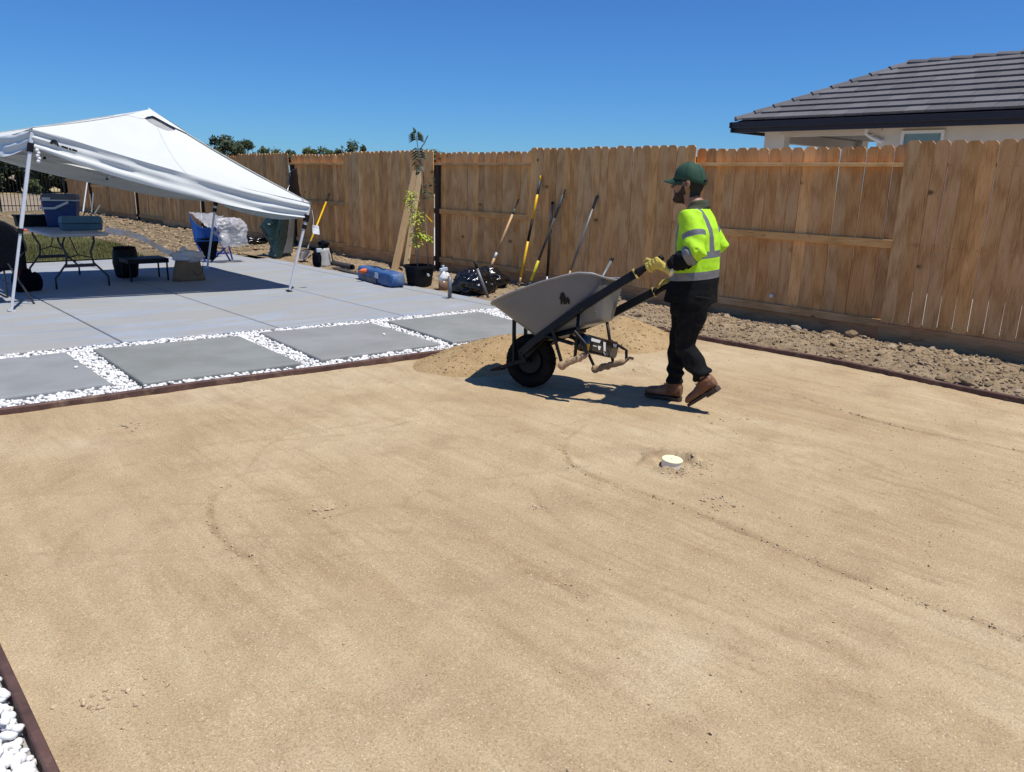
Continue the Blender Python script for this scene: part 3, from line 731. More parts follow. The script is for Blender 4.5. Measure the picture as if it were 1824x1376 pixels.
for (y0, ty), (y1, _) in zip(BND[:-1], BND[1:]):
    L = y1 - y0
    if ty == 'A': lo, hi = y0 - .05, y1 + .05
    else: lo, hi = y0 + .05, y1 - .004
    n = round((hi - lo) / .1425); sp = (hi - lo) / n
    for i in range(n):
        y = lo + sp * (i + .5)
        wide = ty == 'A' and y < 3.2
        x = FX + .008 if ty == 'A' else FX + .099
        z = .235 if ty == 'A' else .215
        o = inst((PW if wide else PA) if ty == 'A' else PB, 'picket', fence, (x + rnd.uniform(-.005, .004), y, z + rnd.uniform(-.008, .008) + (.0 if ty == 'A' else -.02)),
                 (rnd.uniform(-.003, .003) + 0, rnd.uniform(-.004, .004), rnd.uniform(-.028, .028)), (1, (sp - rnd.uniform(.0015, .0045)) / .139, 1 + rnd.uniform(-.003, .004)))
    # rails
    rx = FX + .0165 + .0365
    for (zc, hh, dd) in ((1.855, .038, .073), (1.055, .086, .036), (.215, .086, .036)):
        b = MB(); b.box((rx if hh < .05 else FX + .0725, (y0 + y1) / 2, zc), (dd, L - .012, hh)); b.build('rail', W_RAIL, fence, bevel=.003)
    # kickboards
    b = MB()
    if ty == 'A': b.box((FX + .0, (y0 + y1) / 2, .1), (.036, L + .1, .262)); b.build('kickboard', W_KICK, fence, bevel=.003)
    else: b.box((FX + .10, (y0 + y1) / 2, .055), (.036, L - .12, .225)); b.build('kickboard', W_KICK, fence, bevel=.003)
for (y0, ty) in BND:
    if ty == 'A' and y0 > 11:
        b = MB(); b.box((FX + .062, y0 - .098, .93), (.055, .10, 1.80)); b.build('post', W_POST, fence)
    b = MB(); b.box((FX + .16, y0, .95), (.088, .088, 2.0)); b.build('post', W_POST, fence)
b = MB(); pk = onX(1375, 527, FX + .085); b.lathe(pk, [(.001, .0), (.024, .002), (.026, .012), (.015, .03)], 12, (-1, 0, -.2)); b.build('white_cap', WHITEP, fence)
kn = onX(1767, 260, FX - .003); b = MB(); b.lathe(kn, [(.001, 0), (.012, .001)], 10, (-1, 0, 0), sy=.8); b.build('knot_hole', NAIL, fence)

b = MB(); b.add([(8.75, -12, -.03), (24, -12, -.03), (24, 22, -.03), (8.75, 22, -.03)], [(0, 1, 2, 3)])
tag(b.build('side_yard', M('pale_gravel', (.50, .475, .43), .95, var=.12, sc=3, bump=.3, bsc=50)), 'pale sunlit ground of the neighbouring yard', None, kind='structure')
# ---------------------------------------------------------------- house behind the fence
house = thing('house', 'pale stucco house with grey tile roof and dark fascia beyond the fence', 'house', (16, 4, 0))
EX, EZ, EYc = 14.0, 2.82, 8.8; WX = 14.42; RX = 16.25; RZ = 3.91; SL = (RZ - EZ) / (RX - EX)
ZW = 2.64
b = MB()
b.box((WX + .1, (8.38 + 7.95) / 2, 1.33), (.2, .43, 2.66))            # corner post
b.box((WX + .1, (6.18 - 6.0) / 2, 1.33), (.2, 12.18, 2.66))            # long wall
b.box((18.3, 1.0, 1.33), (.2, 10.3, 2.66)); b.box((16.3, 6.1, 1.3), (3.6, .16, 2.6)); b.box((18.2, 8.2, 1.33), (.3, .3, 2.66))
b.build('wall', STUCCO, house)
b = MB(); b.box((WX + .09, (7.95 + 6.18) / 2, 2.605), (.22, 1.77, .105)); b.box((WX - .02, (7.95 + 6.18) / 2 + .0, 2.625), (.03, 1.9, .065)); b.build('beam', TRIM, house)
b = MB(); b.box((16.3, 8.28, 2.555), (3.6, .2, .19)); b.build('beam', TRIM, house)
b = MB(); b.box((16.35, 1.35, 2.68), (4.4, 14.6, .04)); b.build('porch_ceiling', CEIL, house)
b = MB()
b.bar((EX, 8.83, EZ - .105), (EX, -6.2, EZ - .105), .03, .19); b.bar((EX - .045, 8.88, EZ - .06), (EX - .045, -6.2, EZ - .06), .09, .11)
b.bar((EX - .09, 8.83, EZ - .105), (18.5, 8.83, EZ - .105), .03, .19)
b.build('fascia', FASC, house, bevel=.006)
roof = MB(); R1 = Vector((RX, EYc - (RX - EX), RZ)); R2 = Vector((RX, -6, RZ))
roof.add([(EX, EYc, EZ), (EX, -6.2, EZ), R2, R1, (18.5, EYc, EZ), (18.5, -6.2, EZ)], [(0, 1, 2, 3), (0, 3, 4), (3, 2, 5, 4), (0, 4, 5, 1)])
roof = roof.build('roof', FASC, house)
sv = Vector((1, 0, SL)).normalized(); rows = 9; rl = math.hypot(RX - EX, RZ - EZ) / rows; tw = .335
tm = MB(); tm.box((0, 0, 0), (rl + .05, tw - .005, .042)); tm = tm.mesh('roof_tile', TILE)
ang = math.atan(SL)
for r in range(rows):
    u = (r + .5) * rl; pos = Vector((EX, 0, EZ)) + sv * u
    yhip = EYc - (pos.x - EX) - .05; kk = 0; y = yhip - tw / 2
    while y > 1.2 - r * .05 and kk < 26:
        inst(tm, 'roof_tile', roof, (pos.x - .03, y, pos.z + .038 + rnd.uniform(-.002, .002)), (0, -ang + .11, rnd.uniform(-.006, .006))); y -= tw; kk += 1
    b = MB(); b.box((pos.x - .03, (y + tw / 2 - 6.1) / 2, pos.z + .038), (rl + .05, y + tw / 2 + 6.1, .042), Matrix.Rotation(-ang + .11, 3, 'Y')); o = b.build('tile_course', TILE, roof); 
def cap(a, d, L, side):
    b = MB(); d = d.normalized(); x = d.cross(Vector((0, 0, 1))).normalized(); upv = x.cross(d)
    prof = [(-.115, -.055), (-.11, -.02), (-.06, .022), (0, .035), (.06, .022), (.11, -.02), (.115, -.055), (0, -.01)]
    rings = [[a + x * u_ * k_ + upv * (w_ * 1.0 + o_) for u_, w_ in prof] for (a, k_, o_) in ((a, 1.0, .028), (a + d * L, .86, .0))]
    b.loft(rings); b.build('ridge_tile', TILE, roof)
hd = R1 - Vector((EX, EYc, EZ)); nh = 9
for i in range(nh): cap(Vector((EX, EYc, EZ)) + Vector((0, 0, .045)) + hd * (i / nh), hd, hd.length / nh + .05, 0)
for i in range(20): cap(R1 + Vector((0, -.38 * (i), .05)), Vector((0, -1, 0)) , .42, 0)
# downspout and window
b = MB(); dsp = onX(1545, 225, WX - .04); b.tube([dsp + Vector((0, 0, .12)), dsp + Vector((0, 0, -.13)), dsp + Vector((0, -.12, -.2)), dsp + Vector((0, -.3, -.27))], .035, 8); b.build('downspout', FRAMEW, house)
w0 = onX(1607, 236, WX - .01); w1 = onX(1685, 229, WX - .01)
ya, yb, zt = w0.y, w1.y, (w0.z + w1.z) / 2 - .0
win = MB(); fw = .05
for (yy0, yy1, zz0, zz1) in ((ya, ya - fw, 1.3, zt), (yb + fw, yb, 1.3, zt), (ya - fw, yb + fw, zt - fw, zt), (ya - fw, yb + fw, 1.3, 1.35)):
    win.box((WX - .02, (yy0 + yy1) / 2, (zz0 + zz1) / 2), (.05, abs(yy0 - yy1), zz1 - zz0))
win = win.build('window', FRAMEW, house)
b = MB(); b.box((WX - .008, (ya + yb) / 2, (1.3 + zt) / 2), (.012, abs(ya - yb) - 2 * fw + .002, zt - 1.3 - 2 * fw)); b.build('pane', GLASS, win)

# ---------------------------------------------------------------- lawn and its curb
lp = [G(*p) for p in ((-60, 430), (60, 412), (130, 404), (200, 408), (245, 420), (290, 438), (330, 452), (352, 460))]
cv = [Vector((p.x, p.y)) for p in lp]
cv = [Vector((-3, 21.5)), Vector((1.5, 22.6)), Vector((3.6, 22.6)), Vector((4.9, 21.9)), Vector((5.3, 20.6)), Vector((5.35, 19.2)), Vector((5.25, 17.8)), Vector((5.1, 16.8)), Vector((4.95, 16.2)), Vector((4.9, 15.62))]
def smoothline(pl, it=3):
    for _ in range(it):
        q_ = [pl[0]]
        for a, c_ in zip(pl[:-1], pl[1:]): q_ += [a * .75 + c_ * .25, a * .25 + c_ * .75]
        pl = q_ + [pl[-1]]
    return pl
cv = smoothline(cv)
b = MB(); rings = []
for i, p in enumerate(cv):
    t = (cv[min(i + 1, len(cv) - 1)] - cv[max(i - 1, 0)]).normalized(); nn = Vector((-t.y, t.x))
    rings.append([Vector((p.x + nn.x * a, p.y + nn.y * a, z)) for a, z in ((-.1, -.05), (-.1, .07), (-.07, .09), (.07, .09), (.1, .07), (.1, -.05))])
b = MB(); poly = [Vector((p.x, p.y, .04)) for p in cv] + [Vector((-3, 15.6, .04))]
b.add(poly, [list(range(len(poly)))]); tag(b.build('lawn', LAWN), 'small mown lawn behind the patio', None, kind='structure')
b = MB()
P2 = [(p.x, p.y) for p in poly]
k = 0
while k < 16000:
    x = rnd.uniform(.5, 6.5); y = rnd.uniform(15.65, 22.8) if rnd.random() < .4 else rnd.uniform(15.65, 19)
    if not inpoly(x, y, P2): continue
    k += 1; a = rnd.uniform(0, 6.28); h = rnd.uniform(.03, .075); w = .007
    tx, ty_ = rnd.uniform(-.03, .03), rnd.uniform(-.03, .03)
    b.add([(x - w * math.cos(a), y - w * math.sin(a), .04), (x + w * math.cos(a), y + w * math.sin(a), .04), (x + tx, y + ty_, .04 + h)], [(0, 1, 2)])
me = bpy.data.meshes.new('grass'); me.from_pydata([tuple(v) for v in b.v], [], b.f); me.materials.append(GRASS)
o = bpy.data.objects.new('grass', me); C.objects.link(o); tag(o, 'short grass of the small lawn', 'grass', kind='stuff')

# ---------------------------------------------------------------- iron fence at the back
ifn = thing('iron_fence', 'black iron picket fence closing the back of the yard', 'fence', (4, 35.3, 0))
ip = MB(); ip.tube([(0, 0, 0), (0, 0, 1.78)], .012, 4); ip = ip.mesh('iron_picket', IRON)
x = 8.3; i = 0
while x > -6:
    if i % 18 == 0:
        b = MB(); b.box((x, 35.3, .95), (.06, .06, 1.9)); b.build('iron_post', IRON, ifn)
    else: inst(ip, 'iron_picket', ifn, (x, 35.3, .02))
    x -= .125; i += 1
for z in (.22, 1.62):
    b = MB(); b.box((1.2, 35.3, z), (14.4, .035, .03)); b.build('iron_rail', IRON, ifn)

# ---------------------------------------------------------------- trees
def tree(x, y, h, cw, label, m, seed, name='oak_tree', low=.25, nleaf=2600, lean=0, group='trees beyond the fence', ls=.17):
    r = random.Random(seed); t = thing(name, label, 'tree', (x, y, -.05), group)
    tr = MB(); top = Vector((x + lean, y, h * .62)); tr.tube([(x, y, -.05), (x + lean * .3, y, h * .25), top], [.16 * h / 5, .11 * h / 5, .05 * h / 5], 7)
    blobs = []
    nb = r.randint(15, 20)
    for k in range(nb):
        a = r.uniform(0, 6.28); rr = r.random() ** .5 * cw * .38; z = h * r.uniform(low + .18, .88)
        rr *= 1.15 - abs(z / h - .55); c = Vector((x + lean * .5 + rr * math.cos(a), y + rr * math.sin(a), z)); blobs.append((c, r.uniform(.08, .17) * cw))
        tr.tube([(x + lean * .4, y, h * r.uniform(.25, .45)), (c + Vector((x, y, h * .4))) / 2, c], [.05 * h / 5, .035 * h / 5, .015 * h / 5], 5)
    blobs.append((Vector((x + lean, y, h * .88)), .14 * cw))
    tr.build('trunk', BARKD, t)
    b = MB(); V = []; F = []
    for k in range(nleaf):
        c, rad = blobs[r.randrange(len(blobs))]
        d = Vector((r.gauss(0, 1), r.gauss(0, 1), r.gauss(0, 1) * .8)).normalized() * rad * r.random() ** .4 * r.choice([1, 1, 1, 1.25])
        p = c + d; s = r.uniform(.6, 1.4) * ls
        u = Vector((r.gauss(0, 1), r.gauss(0, 1), r.gauss(0, 1))).normalized(); w = u.orthogonal().normalized()
        i0 = len(V); V += [p + u * s, p + w * s * .6, p - u * s * .8, p - w * s * .6]; F.append((i0, i0 + 1, i0 + 2, i0 + 3))
    off = ORG[t.name]; me = bpy.data.meshes.new('crown'); me.from_pydata([tuple(v - off) for v in V], [], F); me.materials.append(m)
    o = bpy.data.objects.new('crown', me); C.objects.link(o); o.parent = t
    return t
def far(px, py, Y): return onY(px, py, Y)
TR = [(352, 252, 68, 2.6, OAK, 'dark oak just showing over the right slope of the canopy', 0), (399, 241, 66, 3.6, OAK, 'tallest dark oak beyond the fence, just right of the canopy', .2), (436, 248, 69, 3.0, OAK, 'dark oak with a ragged pointed top, right beside the tallest oak', 0),
      (470, 264, 70, 3.6, OAK2, 'low rounded greener tree right of the two tall oaks', 0), (516, 267, 72, 2.8, OAK, 'small dark tree behind the fence post gap', 0), (548, 264, 74, 3.6, OAK2, 'pale olive tree in the middle of the row', 0),
      (574, 262, 73, 3.6, OAK2, 'broad olive tree just right of the middle of the row', 0), (600, 272, 76, 3.0, OAK2, 'low olive tree in the dip left of the isolated oak', 0), (628, 252, 68, 4.0, OAK, 'isolated dark oak with a leafy crown above the fence', 0), (664, 270, 74, 1.5, OAK, 'tiny treetop just right of the isolated oak', 0), (773, 268, 72, 3.6, OAK2, 'low green treetop behind the sapling', 0), (795, 272, 75, 2.4, OAK2, 'faint low treetop right of the sapling', 0)]
for k, (px, py, Y, cw, m, lab, ln) in enumerate(TR):
    p = far(px, py, Y); tree(p.x, Y, p.z + .15, cw * 1.0, lab, m, 300 + k, lean=ln, nleaf=2400, ls=.15)
labs = ['dark bushy oak furthest left behind the iron fence', 'dark bushy oak behind the canopy leg', 'dark dense oak behind the blue cooler', 'dark dense oak filling the view left of the wood fence end', 'dark oak standing behind the first pickets of the wood fence']
for k, px in enumerate((-55, 10, 62, 108, 165)):
    p = onY(px, 300, 64 + (k % 2) * 3); tree(p.x, p.y, 3.3 + (k % 3) * .2, 4.6, labs[k], OAK, 340 + k, low=-.15, nleaf=4200, group='trees behind the iron fence', ls=.2)
p = onY(57, 336, 60); tree(p.x, 60, .95, 1.4, 'small green bush on the dry grass behind the canopy leg', OAK2, 371, name='bush', low=-.1, nleaf=500, group='bushes on the dry grass', ls=.12)
# ================================================================ canopy tent
def mid(a, b, t=.5): return a * (1 - t) + b * t
FLf, FRf, BRf = G(20, 555, Z_PAT), G(515, 520, Z_PAT), G(369, 479, Z_PAT)
FLt, FRt = onY(58, 228, 10.37), onY(552, 362, 10.03)
BRt = onY(388, 350, 13.2); BRt.z = 1.34
BLt = Vector((2.1, 13.45, 2.02)); BLf = Vector((1.7, 13.7, Z_PAT))
PK = onY(265, 197, 11.75)
tent = thing('canopy_tent', 'white pop-up canopy standing tilted on the patio with folding truss frame', 'canopy', (3.6, 12, 0))
CR = [(FLt, FRt), (FRt, BRt), (BRt, BLt), (BLt, FLt)]
def roof_pt(side, t, h):
    """side edge parameter t, h 0 at eave and 1 at peak"""
    a, c = CR[side]; e = mid(a, c, t)
    edge_sag = -.05 * math.sin(math.pi * t); e = e + Vector((0, 0, edge_sag))
    p = mid(e, PK, h)
    hip = abs(2 * t - 1) ** 6
    bow = math.sin(math.pi * h) * (-.02 if side in (0, 3) else -.03)
    if side == 0: bow *= (1.15 - t * 1.1) ; bow -= .05 * t * math.sin(math.pi * h)
    if side == 3: bow *= (.1 + .9 * t)
    w = math.sin(math.pi * t) * math.sin(math.pi * min(1, h * 1.1))
    n = .06 * w * mn.noise(Vector((t * 3.1 + side * 7, h * 2.3, 1.3))) + .022 * w * mn.noise(Vector((t * 11 - h * 6, h * 5 + t * 4, 7.3))) - .05 * w * (1 - hip) + .035 * w * mn.noise(Vector((t * 7 + side * 5, h * 3.1, 4.3)))
    return p + Vector((0, 0, bow + n))
b = MB()
N1, N2 = 36, 22
for s_ in range(4): b.grid([[roof_pt(s_, i / N1, j / N2 * (.86 - (.09 * math.sin(math.pi * min(1, max(0, (i / N1 - .25) / .75))) ** .6 if s_ == 0 else 0))) for i in range(N1 + 1)] for j in range(N2 + 1)])
b.build('roof_cover', CANOPY, tent, smooth=True)
b = MB()
for s_ in range(4): b.grid([[roof_pt(s_, i / 12, .74 + j / 4 * .25) + Vector((0, 0, -.02)) for i in range(13)] for j in range(5)])
b.build('vent_mesh', MESHG, tent, smooth=True)
b = MB()
for s_ in range(4):
    def capt(t, j):
        p = roof_pt(s_, t, 1 - j / 6 * (.15 + .09 * abs(2 * t - 1) ** 1.5 - (.05 * math.sin(math.pi * min(1, max(0, (t - .25) / .75))) if s_ == 0 else 0))); return p + Vector((0, 0, (.035 if s_ == 0 and t > .3 or s_ == 1 else .012) - .008 * j / 6))
    b.grid([[capt(i / 12, j) for i in range(13)] for j in range(7)])
b.build('vent_cap', CANOPY, tent, smooth=True)
b = MB()
for s_ in range(4): b.tube([roof_pt(s_, 0, j / 20 * .85) + Vector((0, 0, .004)) for j in range(21)], .006, 5)
b.build('hip_seam', M('seam_tape', (.50, .51, .49), .6), tent, smooth=True)
b = MB()
b.tube([roof_pt(0, .5, j / 16 * .76) + Vector((0, 0, .002)) for j in range(17)], .003, 5); b.build('panel_seam', M('seam_thread', (.42, .43, .41), .6), tent)
LEG = [(FLf - FLt).normalized(), (FRf - FRt).normalized(), (BRf - BRt).normalized(), (BLf - BLt).normalized()]
b = MB()
for s_ in range(4):
    a, c = CR[s_]; d0, d1 = LEG[s_], LEG[(s_ + 1) % 4]; nrm = (c - a).cross(Vector((0, 0, 1))).normalized()
    L = (c - a).length; P = []
    for j in range(11):
        row = []
        for i in range(61):
            t = i / 60; h = j / 10; e = roof_pt(s_, t, 0); dn = mid(d0, d1, t).normalized()
            drop = (.205 + .07 * math.sin(math.pi * t)) * h * (1 + .05 * math.sin(t * 9) * h)
            fold = .016 * math.sin(h * 15 + 2.0 * math.sin(t * 5)) * (.6 + .6 * abs(2 * t - 1)) + .014 * math.sin(h * 8 + 1.2 * math.sin(t * 4)) * math.sin(math.pi * min(1, h * 1.3 + .05)) * (1 - .3 * math.sin(math.pi * t)) + .02 * mn.noise(Vector((t * 9 + s_ * 3, h * 3, 0)))
            belly = .04 * math.sin(math.pi * t) * h
            row.append(e + dn * drop + nrm * (fold + .008 + belly * .4))
        P.append(row)
    b.grid(P)
b.build('valance', CANOPY, tent, smooth=True)
# printed mark near the left front corner
def val_pt(t, h, o=.03):
    a, c = CR[0]; e = roof_pt(0, t, 0); dn = mid(LEG[0], LEG[1], t).normalized(); nrm = (c - a).cross(Vector((0, 0, 1))).normalized()
    return e + dn * .205 * h + nrm * (o + (.016 * math.sin(h * 15 + 2.0 * math.sin(t * 5)) * (.6 + .6 * abs(2 * t - 1)) + .014 * math.sin(h * 8 + 1.2 * math.sin(t * 4))) * math.sin(math.pi * min(1, h * 1.3 + .05)))
b = MB()
arch = [(0, 1), (.12, .35), (.3, 0), (.5, -.1), (.7, .1), (.85, .5), (1, 1.1), (.78, 1.05), (.66, .75), (.55, .95), (.44, .6), (.33, .95), (.2, 1)]
b.add([val_pt(.052 + u * .03, .30 + v * .26) for u, v in arch], [list(range(13))])
for k, (t0, t1) in enumerate(((.088, .108), (.111, .118), (.120, .136))): b.add([val_pt(t0, .47), val_pt(t1, .48), val_pt(t1, .58), val_pt(t0, .57)], [(0, 1, 2, 3)])
b.build('printed_mark', BLK, tent)
# legs
for nm, (tp, ft) in (('FL', (FLt, FLf)), ('FR', (FRt, FRf)), ('BR', (BRt, BRf)), ('BL', (BLt, BLf))):
    d = (ft - tp).normalized(); L = (ft - tp).length; sp = tp + d * (L * .56 if L > 1.7 else .34)
    b = MB(); b.bar(tp + d * .05, sp, .036, .036, (0, 1, 0)); leg = b.build('leg', ALU, tent, bevel=.003)
    b = MB(); b.bar(sp - d * .03, ft - d * .02, .028, .028, (0, 1, 0)); b.build('lower_tube', ALU, leg, bevel=.003)
    b = MB(); b.bar(ft - d * .02, ft, .075, .06, (0, 1, 0)); b.build('foot', ALU if nm != 'FR' else BLK, leg)
    b = MB(); b.bar(sp - d * .03, sp + d * .03, .05, .05, (0, 1, 0)); b.build('collar', BLK, leg, bevel=.004)
    b = MB(); b.bar(tp + d * .17, tp + d * .27, .06, .06, (0, 1, 0)); b.build('corner_bracket', BLK, leg, bevel=.006)
    if nm == 'FL':
        b = MB(); b.ell(sp + Vector((.045, -.02, .01)), (.02, .015, .015), 8, 6); b.build('release_button', ORANGE, leg)
# truss bars
for s_ in range(4):
    a, c = CR[s_]; d0, d1 = LEG[s_], LEG[(s_ + 1) % 4]
    inn = (mid(a, c) - mid(mid(FLt, BRt), mid(FRt, BLt))).normalized() * -.10
    def tp_(t, k): return mid(a, c, t) + mid(d0, d1, t) * k + inn
    U, Lo = (.04, .21) if s_ in (0, 3) else (-.02, .20)
    segs = [(0, Lo + .0, .5, U), (0, U, .5, Lo), (.5, Lo, 1, U), (.5, U, 1, Lo)]
    for t0, k0, t1, k1 in segs:
        b = MB(); b.bar(tp_(t0, k0), tp_(t1, k1), .013, .024); b.build('truss_bar', ALU, tent)
    for t, k in ((.25, (U + Lo) / 2), (.75, (U + Lo) / 2), (.5, Lo), (.5, U)):
        b = MB(); b.box(tp_(t, k), (.035, .035, .035)); b.build('joint', BLK, tent)
ctr = mid(mid(FLt, BRt), mid(FRt, BLt)) + Vector((0, 0, .05))
for s_ in range(4):
    b = MB(); b.tube([mid(*CR[s_]) + mid(LEG[s_], LEG[(s_ + 1) % 4]) * .25, mid(mid(*CR[s_]), PK, .5) - Vector((0, 0, .25)), PK - Vector((0, 0, .12))], .011, 5); b.build('ceiling_strut', ALU, tent)
# hanging tags
b = MB(); tg = FRt + LEG[1] * .1 + Vector((.04, -.03, 0)); b.tube([tg, tg + Vector((.02, 0, -.12)), tg + Vector((.015, 0, -.2))], .004, 5)
b.grid([[tg + Vector((.0 + .05 * i, .01 * math.sin(i + j), -.2 - .04 * j - .01 * i)) for i in range(3)] for j in range(4)]); b.build('care_tag', WHITEP, tent)
b = MB(); tg = onY(66, 268, 10.3)
for k in range(5): b.ell(tg + Vector((.01 * (k % 2), 0, -.03 * k)), (.022, .02, .02), 7, 5)
b.build('knotted_cord', WHITEP, tent, smooth=True)

# ================================================================ folding table and what stands on it
TZ = .765
tn1, tn2 = G(87, 417, TZ), G(192, 415, TZ)
tdir = Vector((0, 1, 0)); W = (tn2 - tn1).length
tab = thing('folding_table', 'pale plastic folding table with bent dark steel legs under the canopy', 'table', (tn1.x + .35, 12.7, Z_PAT))
tx0, tx1, ty0, ty1 = tn1.x, tn2.x, 11.86, 13.72
b = MB(); b.loft([[Vector((x, y, z)) for x, y in ((tx0 + k, ty0 + k), (tx1 - k, ty0 + k), (tx1 - k, ty1 - k), (tx0 + k, ty1 - k))] for z, k in ((TZ - .045, .015), (TZ - .04, 0), (TZ - .006, 0), (TZ, .01))]); b.build('tabletop', TTOP, tab, bevel=.004)
for yy, sgn in ((ty0 + .12, 1), (ty1 - .25, -1)):
    xc = (tx0 + tx1) / 2 - .03
    for sx in (-1, 1):
        b = MB(); b.tube([(xc + sx * .22, yy, TZ - .05), (xc + sx * .22, yy - .02, TZ - .11), (xc + sx * .15, yy - .05 * 1, .50), (xc + sx * .17, yy - .07, .36), (xc + sx * .33, yy - .1, .17), (xc + sx * .33, yy - .1, Z_PAT)], .014, 8); b.build('leg', TLEG, tab, smooth=True)
    b = MB(); b.bar((xc - .19, yy - .075, .33), (xc + .19, yy - .075, .33), .02, .045); b.tube([(xc, yy + .35 * sgn, TZ - .06), (xc, yy, .47)], .008, 6); b.tube([(xc, yy, .47), (xc - .16, yy - .06, .43)], .008, 6); b.tube([(xc, yy, .47), (xc + .16, yy - .06, .43)], .008, 6); b.build('brace', TLEG, tab)
# blue cooler with grey lid
def P8(c4, z0, z1, taper=.0):
    c = sum(c4, Vector((0, 0, 0))) / 4
    lo = [Vector((c.x + (p.x - c.x) * (1 - taper), c.y + (p.y - c.y) * (1 - taper), z0)) for p in c4]; hi = [Vector((p.x, p.y, z1)) for p in c4]
    return lo, hi
def rect(cx, cy, w, d, a=0):
    u = Vector((math.cos(a), math.sin(a), 0)); v = Vector((-math.sin(a), math.cos(a), 0)); c = Vector((cx, cy, 0))
    return [c - u * w / 2 - v * d / 2, c + u * w / 2 - v * d / 2, c + u * w / 2 + v * d / 2, c - u * w / 2 + v * d / 2]
cq = G(112, 406, TZ); cc = Vector((cq.x + .06, cq.y + .2, 0)); ca = -.42
co_ = thing('blue_cooler', 'tall blue cooler with grey lid and white swing handle on the folding table', 'cooler', (cc.x, cc.y, TZ))
lo, hi = P8(rect(cc.x, cc.y, .46, .30, ca), TZ, TZ + .385, .16)
b = MB(); b.loft([lo, [mid(l, h, .15) for l, h in zip(lo, hi)], hi]); b.build('body', NAVY, co_, bevel=.02)
b = MB(); b.loft([[Vector((p.x, p.y, z)) for p in rect(cc.x, cc.y, .49, .33, ca)] for z in (TZ + .385, TZ + .405)]); b.build('rim', PALE, co_, bevel=.005)
b = MB(); b.loft([[Vector((p.x, p.y, z)) for p in rect(cc.x, cc.y, .48 - k, .32 - k, ca)] for z, k in ((TZ + .405, 0), (TZ + .47, .02), (TZ + .485, .08))]); b.build('lid', GREY, co_, bevel=.01)
fr = rect(cc.x, cc.y, .50, .34, ca); A_, B_ = fr[0], fr[1]
def fp(t, z, o=0): p = mid(A_, B_, t); n_ = (B_ - A_).cross(Vector((0, 0, 1))).normalized(); return Vector((p.x, p.y, TZ + z)) + n_ * o
b = MB(); L_ = [fp(.02, .28, .005), fp(.38, .28, .012), fp(.74, .365, .012)]
b.bar(L_[0], L_[1], .014, .03); b.bar(L_[1], L_[2], .014, .034); b.ell(L_[2], (.022, .012, .022), 8, 6); b.bar(fp(.08, .42, .006), fp(.3, .42, .006), .014, .03); b.bar(fr[3] + Vector((0, 0, TZ + .28)), fr[0] + Vector((0, 0, TZ + .28)), .014, .03); b.build('handle', PALE, co_, bevel=.003)
tq = G(147, 411, TZ); ta = -.05
te = thing('lunch_box', 'low slate blue plastic cooler box lying in front of the tall cooler', 'cooler', (tq.x, tq.y, TZ))
cx_, cy_ = tq.x + .02, tq.y + .13
lo, hi = P8(rect(cx_, cy_, .53, .25, ta), TZ, TZ + .095, .05)
b = MB(); b.loft([lo, hi]); b.build('body', TEAL, te, bevel=.012)
b = MB(); b.loft([[Vector((p.x, p.y, z)) for p in rect(cx_, cy_, .54 - k, .26 - k, ta)] for z, k in ((TZ + .099, 0), (TZ + .175, .02), (TZ + .195, .05))]); b.build('lid', TEAL, te, bevel=.012)
t2 = G(50, 400, TZ)
bt = MB(); bt.loft([[Vector((p.x, p.y, z)) for p in rect(t2.x - .02, ty1 - .12, .50 + k, .2, 0)] for z, k in ((TZ, -.03), (TZ + .16, 0))])
tot = thing('black_tote', 'long low black crate at the far end of the folding table', 'crate', (t2.x, ty1 - .12, TZ)); bt.build('body', BLK, tot, bevel=.01)
b = MB(); b.loft([[Vector((p.x, p.y, z)) for p in rect(t2.x - .02, ty1 - .12, .53, .225, 0)] for z in (TZ + .15, TZ + .172)]); b.build('lid', BLK, tot, bevel=.005)

# ================================================================ black camping chair and backpack
ch = thing('camping_chair', 'black folding camping chair with rounded back beside the canopy leg', 'chair', (1.9, 10.9, Z_PAT))
cf = G(66, 541, Z_PAT)      # foot in view
b = MB(); O = Vector((cf.x - .62, cf.y + .28, 0)); ux = Vector((1, -.05, 0)).normalized(); uy = Vector((.05, 1, 0)).normalized()
def chp(x, y, z): return O + ux * x + uy * y + Vector((0, 0, z + Z_PAT))
rows = []
for j in range(14):
    h = j / 13; z = .40 + h * .60; w = .36 * min(1, math.sqrt(max(0, 1 - ((h - .45) / .56) ** 2)) * 1.1 if h > .45 else 1.0)
    rows.append([chp(.24 + w * (i / 8 - .5) * 2, -.10 - h * .1 - .07 * (1 - ((i - 4) / 4) ** 2), z) for i in range(9)])
b.grid(rows); b.grid([[chp(.12 + .29 * (i / 8 - .5) * 2, -.12 + j / 6 * .5, .42 - .05 * math.sin(math.pi * i / 8)) for i in range(9)] for j in range(7)])
o = b.build('fabric', DKCLOTH, ch, smooth=True); m_ = o.modifiers.new('th', 'SOLIDIFY'); m_.thickness = .012
for (p0, p1) in ((( .37, -.14, .56), (.60, -.28, 0)), ((-.2, -.14, .45), (.42, .42, 0)), ((.42, -.14, .45), (-.2, .42, 0)), ((-.16, -.14, .56), (-.3, -.28, 0)), ((.42, .42, 0), (.42, .40, .42)), ((-.2, .42, 0), (-.2, .40, .42))):
    b = MB(); b.tube([chp(*p0), chp(*p1)], .012, 6); b.build('leg', TLEG, ch)
b = MB(); rim = [chp(.24 + .37 * math.cos(a), -.16 - .04 * math.sin(a), .64 + .37 * math.sin(a)) for a in [math.pi * k / 12 for k in range(13)]]; b.tube(rim, .012, 6); b.tube([rim[0], chp(.40, -.12, .42)], .012, 6); b.tube([rim[-1], chp(-.17, -.12, .42)], .012, 6); b.build('frame', TLEG, ch, smooth=True)
